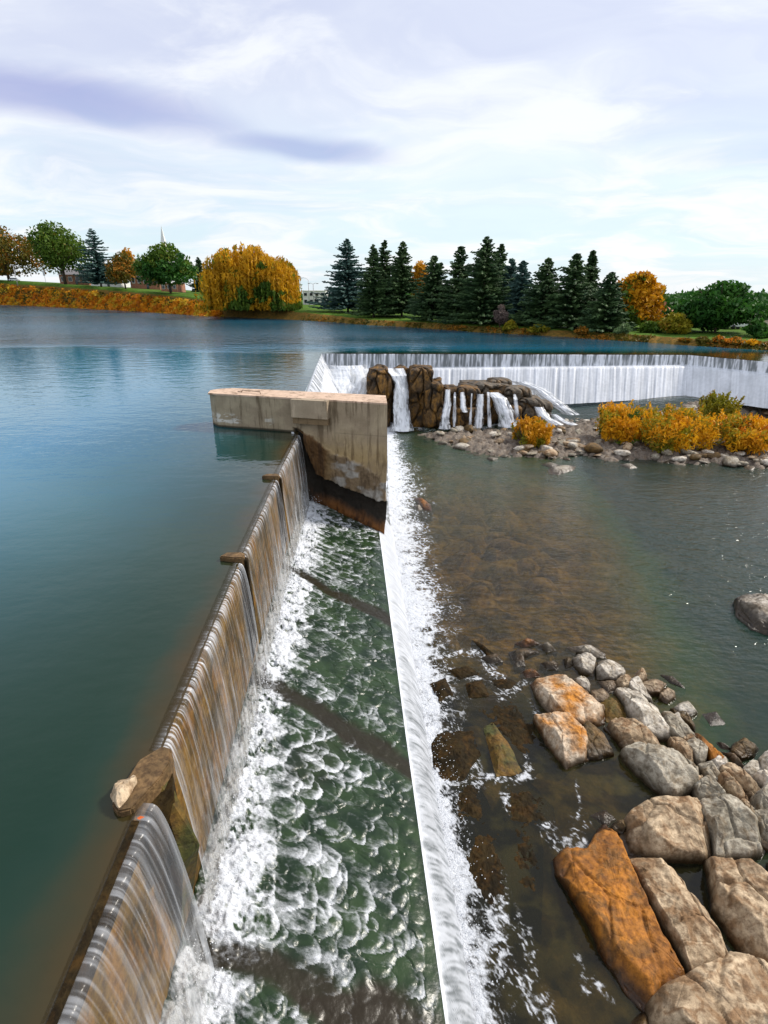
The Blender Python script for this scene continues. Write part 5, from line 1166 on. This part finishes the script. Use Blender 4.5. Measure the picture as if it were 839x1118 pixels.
# bushes on the gravel bar
def bar_bush(u, vb, vt, hw, kind, label, seed, n=5000, second=None, leaf=.21, depth=1.0):
    p = at_bar(u, vb, .35); x, y = p[0], p[1] + hw * pxm(p[1]) * .5 * depth; z = bar_z(x, y); rs_ = np.random.RandomState(seed); g = empty('autumn_bush', (x, y, z), label, 'bush', 'bushes on the gravel bar')
    h = aty(u, vt, y)[2] - z; w_ = hw * pxm(y) * 1.06; bl = []
    for k in range(12):
        a = rs_.uniform(0, 6.28); r_ = w_ * .72 * math.sqrt(rs_.rand()); hh = h * (.95 - .45 * (r_ / w_) ** 2) * rs_.uniform(.75, 1.05); s_ = w_ * rs_.uniform(.22, .40)
        bl.append((math.cos(a) * r_, math.sin(a) * r_ * depth, hh * .5, s_, s_, hh * .52))
    C_ = crown_points(bl, n, rs_, .3); C_[:, 2] = np.abs(C_[:, 2]) + .02
    # upright sprays breaking the outline
    sp = []
    for k in range(170):
        b_ = bl[rs_.randint(len(bl))]; a = rs_.uniform(0, 6.28); x0, y0 = b_[0] + math.cos(a) * b_[3] * .8, b_[1] + math.sin(a) * b_[3] * .8; zt = b_[2] + b_[5] * rs_.uniform(.6, 1.12)
        for i in range(7): sp.append((x0 + i * .035 * math.cos(a), y0 + i * .035 * math.sin(a), zt - .35 + i * .08))
    C_ = np.concatenate([C_, np.array(sp)])
    mb = MB()
    for k in range(14):
        a = rs_.uniform(0, 6.28); r_ = w_ * rs_.uniform(.2, .7); mb.tube([(math.cos(a) * r_ * .2, math.sin(a) * r_ * .2, -.2), (math.cos(a) * r_, math.sin(a) * r_, h * rs_.uniform(.5, .85))], [.04, .012], 5)
    mb.build('stem', M['bark'], g, True)
    if second:
        k2 = fbm(C_[:, 0] * .9 + seed, C_[:, 2] * .9 + C_[:, 1] * .5, seed, 3) - second[2] * (C_[:, 2] / h - .4); m_ = k2 > second[1]
        leaf_mesh('foliage', C_[~m_], leaf, kind, seed, g, up=(0, 0, 1), asp=(.4, 1.1), droop=.8); leaf_mesh('foliage', C_[m_], leaf, second[0], seed + 1, g, up=(0, 0, 1), asp=(.4, 1.1), droop=.8)
    else: leaf_mesh('foliage', C_, leaf, kind, seed, g, up=(0, 0, 1), asp=(.4, 1.1), droop=.8)
    return g
bar_bush(578, 487, 456, 27, 'gold', 'small golden bush by itself at the foot of the outcrop', 71, 4200, ('lime', .58, .3))
bar_bush(690, 484, 437, 39, 'orange', 'left orange bush of the wide clump on the gravel bar', 72, 6500, ('green', .60, .5))
bar_bush(740, 495, 440, 50, 'orange', 'middle and widest orange bush of the clump on the gravel bar', 73, 9000, ('lime', .60, .4))
bar_bush(782, 478, 428, 30, 'lime', 'taller yellow-green bush rising behind the orange ones', 74, 4500, None, depth=.8)
bar_bush(815, 494, 450, 46, 'orange', 'right orange bush of the clump, cut by the edge of the photo', 75, 7500, ('rust', .55, .0))

# ================================================================== BUILDINGS AND FAR DETAILS
WHITE = mat_plain('white_render', (.74, .73, .71), .8, .06); BRICK = mat_plain('brick', (.34, .15, .09), .9, .25, 2); GREYROOF = mat_plain('grey_roof', (.22, .21, .22), .8, .15); BEIGE = mat_plain('beige_wall', (.45, .38, .28), .85, .12)
GLASS = mat_plain('dark_glass', (.03, .035, .045), .1, .1); METAL = mat_plain('pole_metal', (.45, .45, .47), .5, .1); REDROOF = mat_plain('red_tile', (.32, .11, .06), .8, .2)
def building(name, label, u0, u1, vt, back, mat, storeys=2, nwin=4, roof=None, depth=9, vb=330, cat='building', chimney=False):
    uc = (u0 + u1) / 2; x, y, z = place(uc, vb, back); a = aty(u0, vt, y); b = aty(u1, vt, y); h = aty(uc, vt, y)[2] - z; w_ = abs(b[0] - a[0])
    g = empty(name, (x, y, z), label, cat, None, math.atan2(-x, y) * .0); hw_ = h if roof is None else h * .62
    MB().box((0, depth / 2, hw_ / 2 - .5), (w_, depth, hw_ + 1)).build('wall', mat, g)
    if roof is None: MB().box((0, depth / 2, hw_ + .12), (w_ + .3, depth + .3, .28)).build('parapet', mat, g)
    else:
        mb = MB(); e = .4; mb.add([(-w_ / 2 - e, -e, hw_), (w_ / 2 + e, -e, hw_), (w_ / 2 + e, depth + e, hw_), (-w_ / 2 - e, depth + e, hw_), (-w_ / 2 - e, depth / 2, h), (w_ / 2 + e, depth / 2, h)], [(0, 1, 5, 4), (2, 3, 4, 5), (0, 4, 3), (1, 2, 5), (0, 3, 2, 1)]); rf = mb.build('roof', roof, g)
        if chimney: MB().box((w_ * .3, depth * .4, h + .3), (w_ * .1 + .5, .9, h * .5)).build('chimney', BRICK, rf)
    sh = hw_ / storeys; ww = w_ / (nwin * 1.8)
    for s in range(storeys):
        for k in range(nwin):
            xx = -w_ / 2 + w_ * (k + .5) / nwin; fr = MB().box((xx, -.04, sh * (s + .55)), (ww, .12, sh * .46)).build('window', WHITE if mat is not WHITE else METAL, g)
            MB().box((xx, -.11, sh * (s + .55)), (ww * .84, .05, sh * .38)).build('pane', GLASS, fr)
    MB().box((w_ * .08, -.05, min(1.05, sh * .4)), (1.0, .14, min(2.1, sh * .8))).build('door', GLASS, g)
    return g
building('white_building', 'white two-storey building with flat roof right of the golden willow', 331, 356, 318, 50, WHITE, 2, 4)
building('brick_house', 'low brick house with grey roof behind the two-trunk tree', 70, 102, 293, 42, BRICK, 1, 4, GREYROOF)
building('white_house', 'low white house behind the slim blue-green spruce', 103, 136, 295, 48, WHITE, 1, 5, GREYROOF)
ch = building('church', 'church with big grey roof and white needle spire behind the left bank trees', 146, 178, 284, 58, BRICK, 1, 5, GREYROOF, 14, cat='church')
xs, ys_, zs_ = ch.location; tp = aty(172, 245, ys_); bs = aty(175, 270, ys_)
mb = MB(); X0 = tp[0] - xs; zb = bs[2] - zs_; zt = tp[2] - zs_; rr = 1.1
mb.add([(X0 - rr, 4 - rr, zb), (X0 + rr, 4 - rr, zb), (X0 + rr, 4 + rr, zb), (X0 - rr, 4 + rr, zb), (X0, 4, zt)], [(0, 1, 4), (1, 2, 4), (2, 3, 4), (3, 0, 4), (3, 2, 1, 0)]).box((X0, 4, zb * .6), (2.6, 2.6, zb * .8)); mb.build('spire', WHITE, ch)
building('brick_house', 'brick and white house beside the rounded dark green tree', 178, 196, 303, 40, BRICK, 1, 3, WHITE)
building('red_roof_house', 'red-roofed brick house with tall chimney right of the golden-topped tree', 714, 738, 335, 44, BRICK, 1, 4, REDROOF, chimney=True)
building('beige_building', 'long beige building cut by the right edge behind the dark tree', 824, 880, 346, 34, BEIGE, 2, 8)
building('low_pavilion', 'low brown pavilion among the spruce trunks', 480, 520, 338, 62, BEIGE, 1, 6, GREYROOF)
def pole(u, vt, back, label, kind):
    x, y, z = place(u, 330, back); h = aty(u, vt, y)[2] - z; g = empty('street_lamp' if kind != 'flood' else 'floodlight_mast', (x, y, z), label, 'lamp')
    MB().tube([(0, 0, -.3), (0, 0, h)], [.16, .09], 8).build('pole', METAL, g, True)
    if kind == 'arm':
        MB().tube([(0, 0, h - .1), (-.5, 0, h + .5), (-1.5, 0, h + .75), (-2.4, 0, h + .5)], .07, 6).build('arm', METAL, g, True); MB().box((-2.6, 0, h + .42), (.8, .35, .2)).build('lamp_head', METAL, g)
    elif kind == 'double':
        for s in (-1, 1):
            MB().tube([(0, 0, h - .1), (s * .6, 0, h + .25), (s * 1.1, 0, h + .2)], .06, 6).build('arm', METAL, g, True); MB().box((s * 1.3, 0, h + .12), (.6, .3, .2)).build('lamp_head', METAL, g)
    else:
        for r_ in range(3):
            MB().box((.25 * r_, 0, h - .9 + r_ * .5), (1.5, .12, .12)).build('crossbar', METAL, g)
            for k in range(4): MB().box((.25 * r_ - .6 + k * .4, -.15, h - .72 + r_ * .5), (.28, .2, .26)).build('floodlight', METAL, g)
    return g
pole(338, 306, 46, 'grey street lamp with one curved arm above the white building', 'arm')
pole(343, 310, 40, 'grey street lamp with two heads beside the white building', 'double')
pole(784, 309, 60, 'stadium floodlight mast showing above the massive dark tree', 'flood')
pole(24, 290, 15, 'plain lamp post on the lawn below the rusty olive tree', 'double')
def sign(u, vt, back, label):
    x, y, z = place(u, 330, back); h = aty(u, vt, y)[2] - z; g = empty('park_sign', (x, y, z), label, 'sign'); MB().tube([(0, 0, -.3), (0, 0, h)], .07, 6).build('post', METAL, g, True); MB().box((0, -.09, h * .82), (.9, .05, h * .4)).build('sign_panel', WHITE, g); return g
sign(55, 296, 19, 'small white sign on a post left of the two-trunk tree')
CARC = [(.75, .75, .76), (.05, .05, .06), (.35, .36, .38), (.30, .03, .03), (.70, .70, .72), (.12, .16, .28)]
TYRE = mat_plain('tyre', (.02, .02, .02), .8)
def car(u, back, ci, label, rz=0.0):
    x, y, z = place(u, 350, back); g = empty('parked_car', (x, y, z), label, 'car', 'cars parked behind the far bank', rz)
    paint = bpy.data.materials.get('paint_%d' % ci) or mat_plain('paint_%d' % ci, CARC[ci], .25, .03)
    mb = MB(); prof = [(-2.2, .35), (2.2, .35), (2.25, .75), (1.25, .95), (-2.1, 1.0), (-2.25, .7)]
    n = len(prof); V = [(a, -.88, b) for a, b in prof] + [(a, .88, b) for a, b in prof]; mb.add(V, [tuple(range(n)), tuple(range(2 * n - 1, n - 1, -1))] + [(i, n + i, n + (i + 1) % n, (i + 1) % n) for i in range(n)]); mb.build('body', paint, g, False, .06)
    cb = [(-1.9, .98), (1.15, .96), (.45, 1.45), (-1.4, 1.47)]; V = [(a, -.78, b) for a, b in cb] + [(a, .78, b) for a, b in cb]; n = 4
    MB().add(V, [tuple(range(n)), tuple(range(2 * n - 1, n - 1, -1))] + [(i, n + i, n + (i + 1) % n, (i + 1) % n) for i in range(n)]).build('cabin', GLASS, g, False, .04)
    MB().box((-.45, 0, 1.49), (1.7, 1.45, .05)).build('roof', paint, g, False, .02)
    for a in (-1.4, 1.4):
        for s in (-.85, .85): MB().tube([(a, s - .1, .33), (a, s + .1, .33)], .33, 14).build('wheel', TYRE, g, True)
    return g
car(22, 24, 0, 'white car parked under the rusty olive tree at the far left')
for k, (u, b_, ci) in enumerate([(676, 24, 4), (690, 26, 2), (703, 24, 0), (560, 40, 0), (612, 36, 1), (756, 24, 2), (768, 25, 0), (800, 24, 1), (813, 25, 4)]):
    car(u, b_, ci, ['white car parked behind the low spruce', 'grey car parked below the golden-topped tree', 'white car parked right of the grey one below the golden-topped tree', 'white car parked far behind the bluish spruces', 'black car parked far behind the cone-shaped spruce', 'grey car parked under the left of the massive dark tree', 'white car parked under the middle of the massive dark tree', 'black car parked under the right of the massive dark tree', 'white car parked at the right rim of the massive dark tree'][k])

# ================================================================== SPRAY
rs = np.random.RandomState(5); N_ = 5200; yv = rs.uniform(3.5, 31.5, N_); kind_ = rs.rand(N_)
xw = crest_x(yv) + .30 + np.abs(rs.normal(size=N_)) * .38; zw_ = ZL - .05 + np.abs(rs.normal(size=N_)) * .28
m_ = kind_ > .62; xw[m_] = sill_xb(yv[m_]) + np.abs(rs.normal(size=m_.sum())) * .45; zw_[m_] = ZP + .03 + np.abs(rs.normal(size=m_.sum())) * .16
ok_ = np.ones(N_, bool)
for py in POSTS: ok_ &= np.abs(yv - py) > .35
C_ = np.stack([xw, yv, zw_], -1)[ok_]; r_ = rs.uniform(.006, .020, len(C_))[:, None, None]
oct_ = np.array([(1, 0, 0), (-1, 0, 0), (0, 1, 0), (0, -1, 0), (0, 0, 1), (0, 0, -1)], float); of = np.array([(0, 2, 4), (2, 1, 4), (1, 3, 4), (3, 0, 4), (2, 0, 5), (1, 2, 5), (3, 1, 5), (0, 3, 5)])
V = (C_[:, None, :] + oct_[None] * r_ * np.array([1, 1, 1.5])).reshape(-1, 3); Fq = (np.arange(len(C_))[:, None, None] * 6 + of[None]).reshape(-1, 3)
m, t, out = new_mat('spray_droplets'); t.l.new(t.node('ShaderNodeBsdfPrincipled', ins={'Base Color': (.75, .78, .83, 1), 'Roughness': .3}).outputs[0], out.inputs[0])
tag(mesh('spray', V, Fq, m), 'white spray droplets thrown up along the foot of the weir and the sill', None, None, 'stuff')
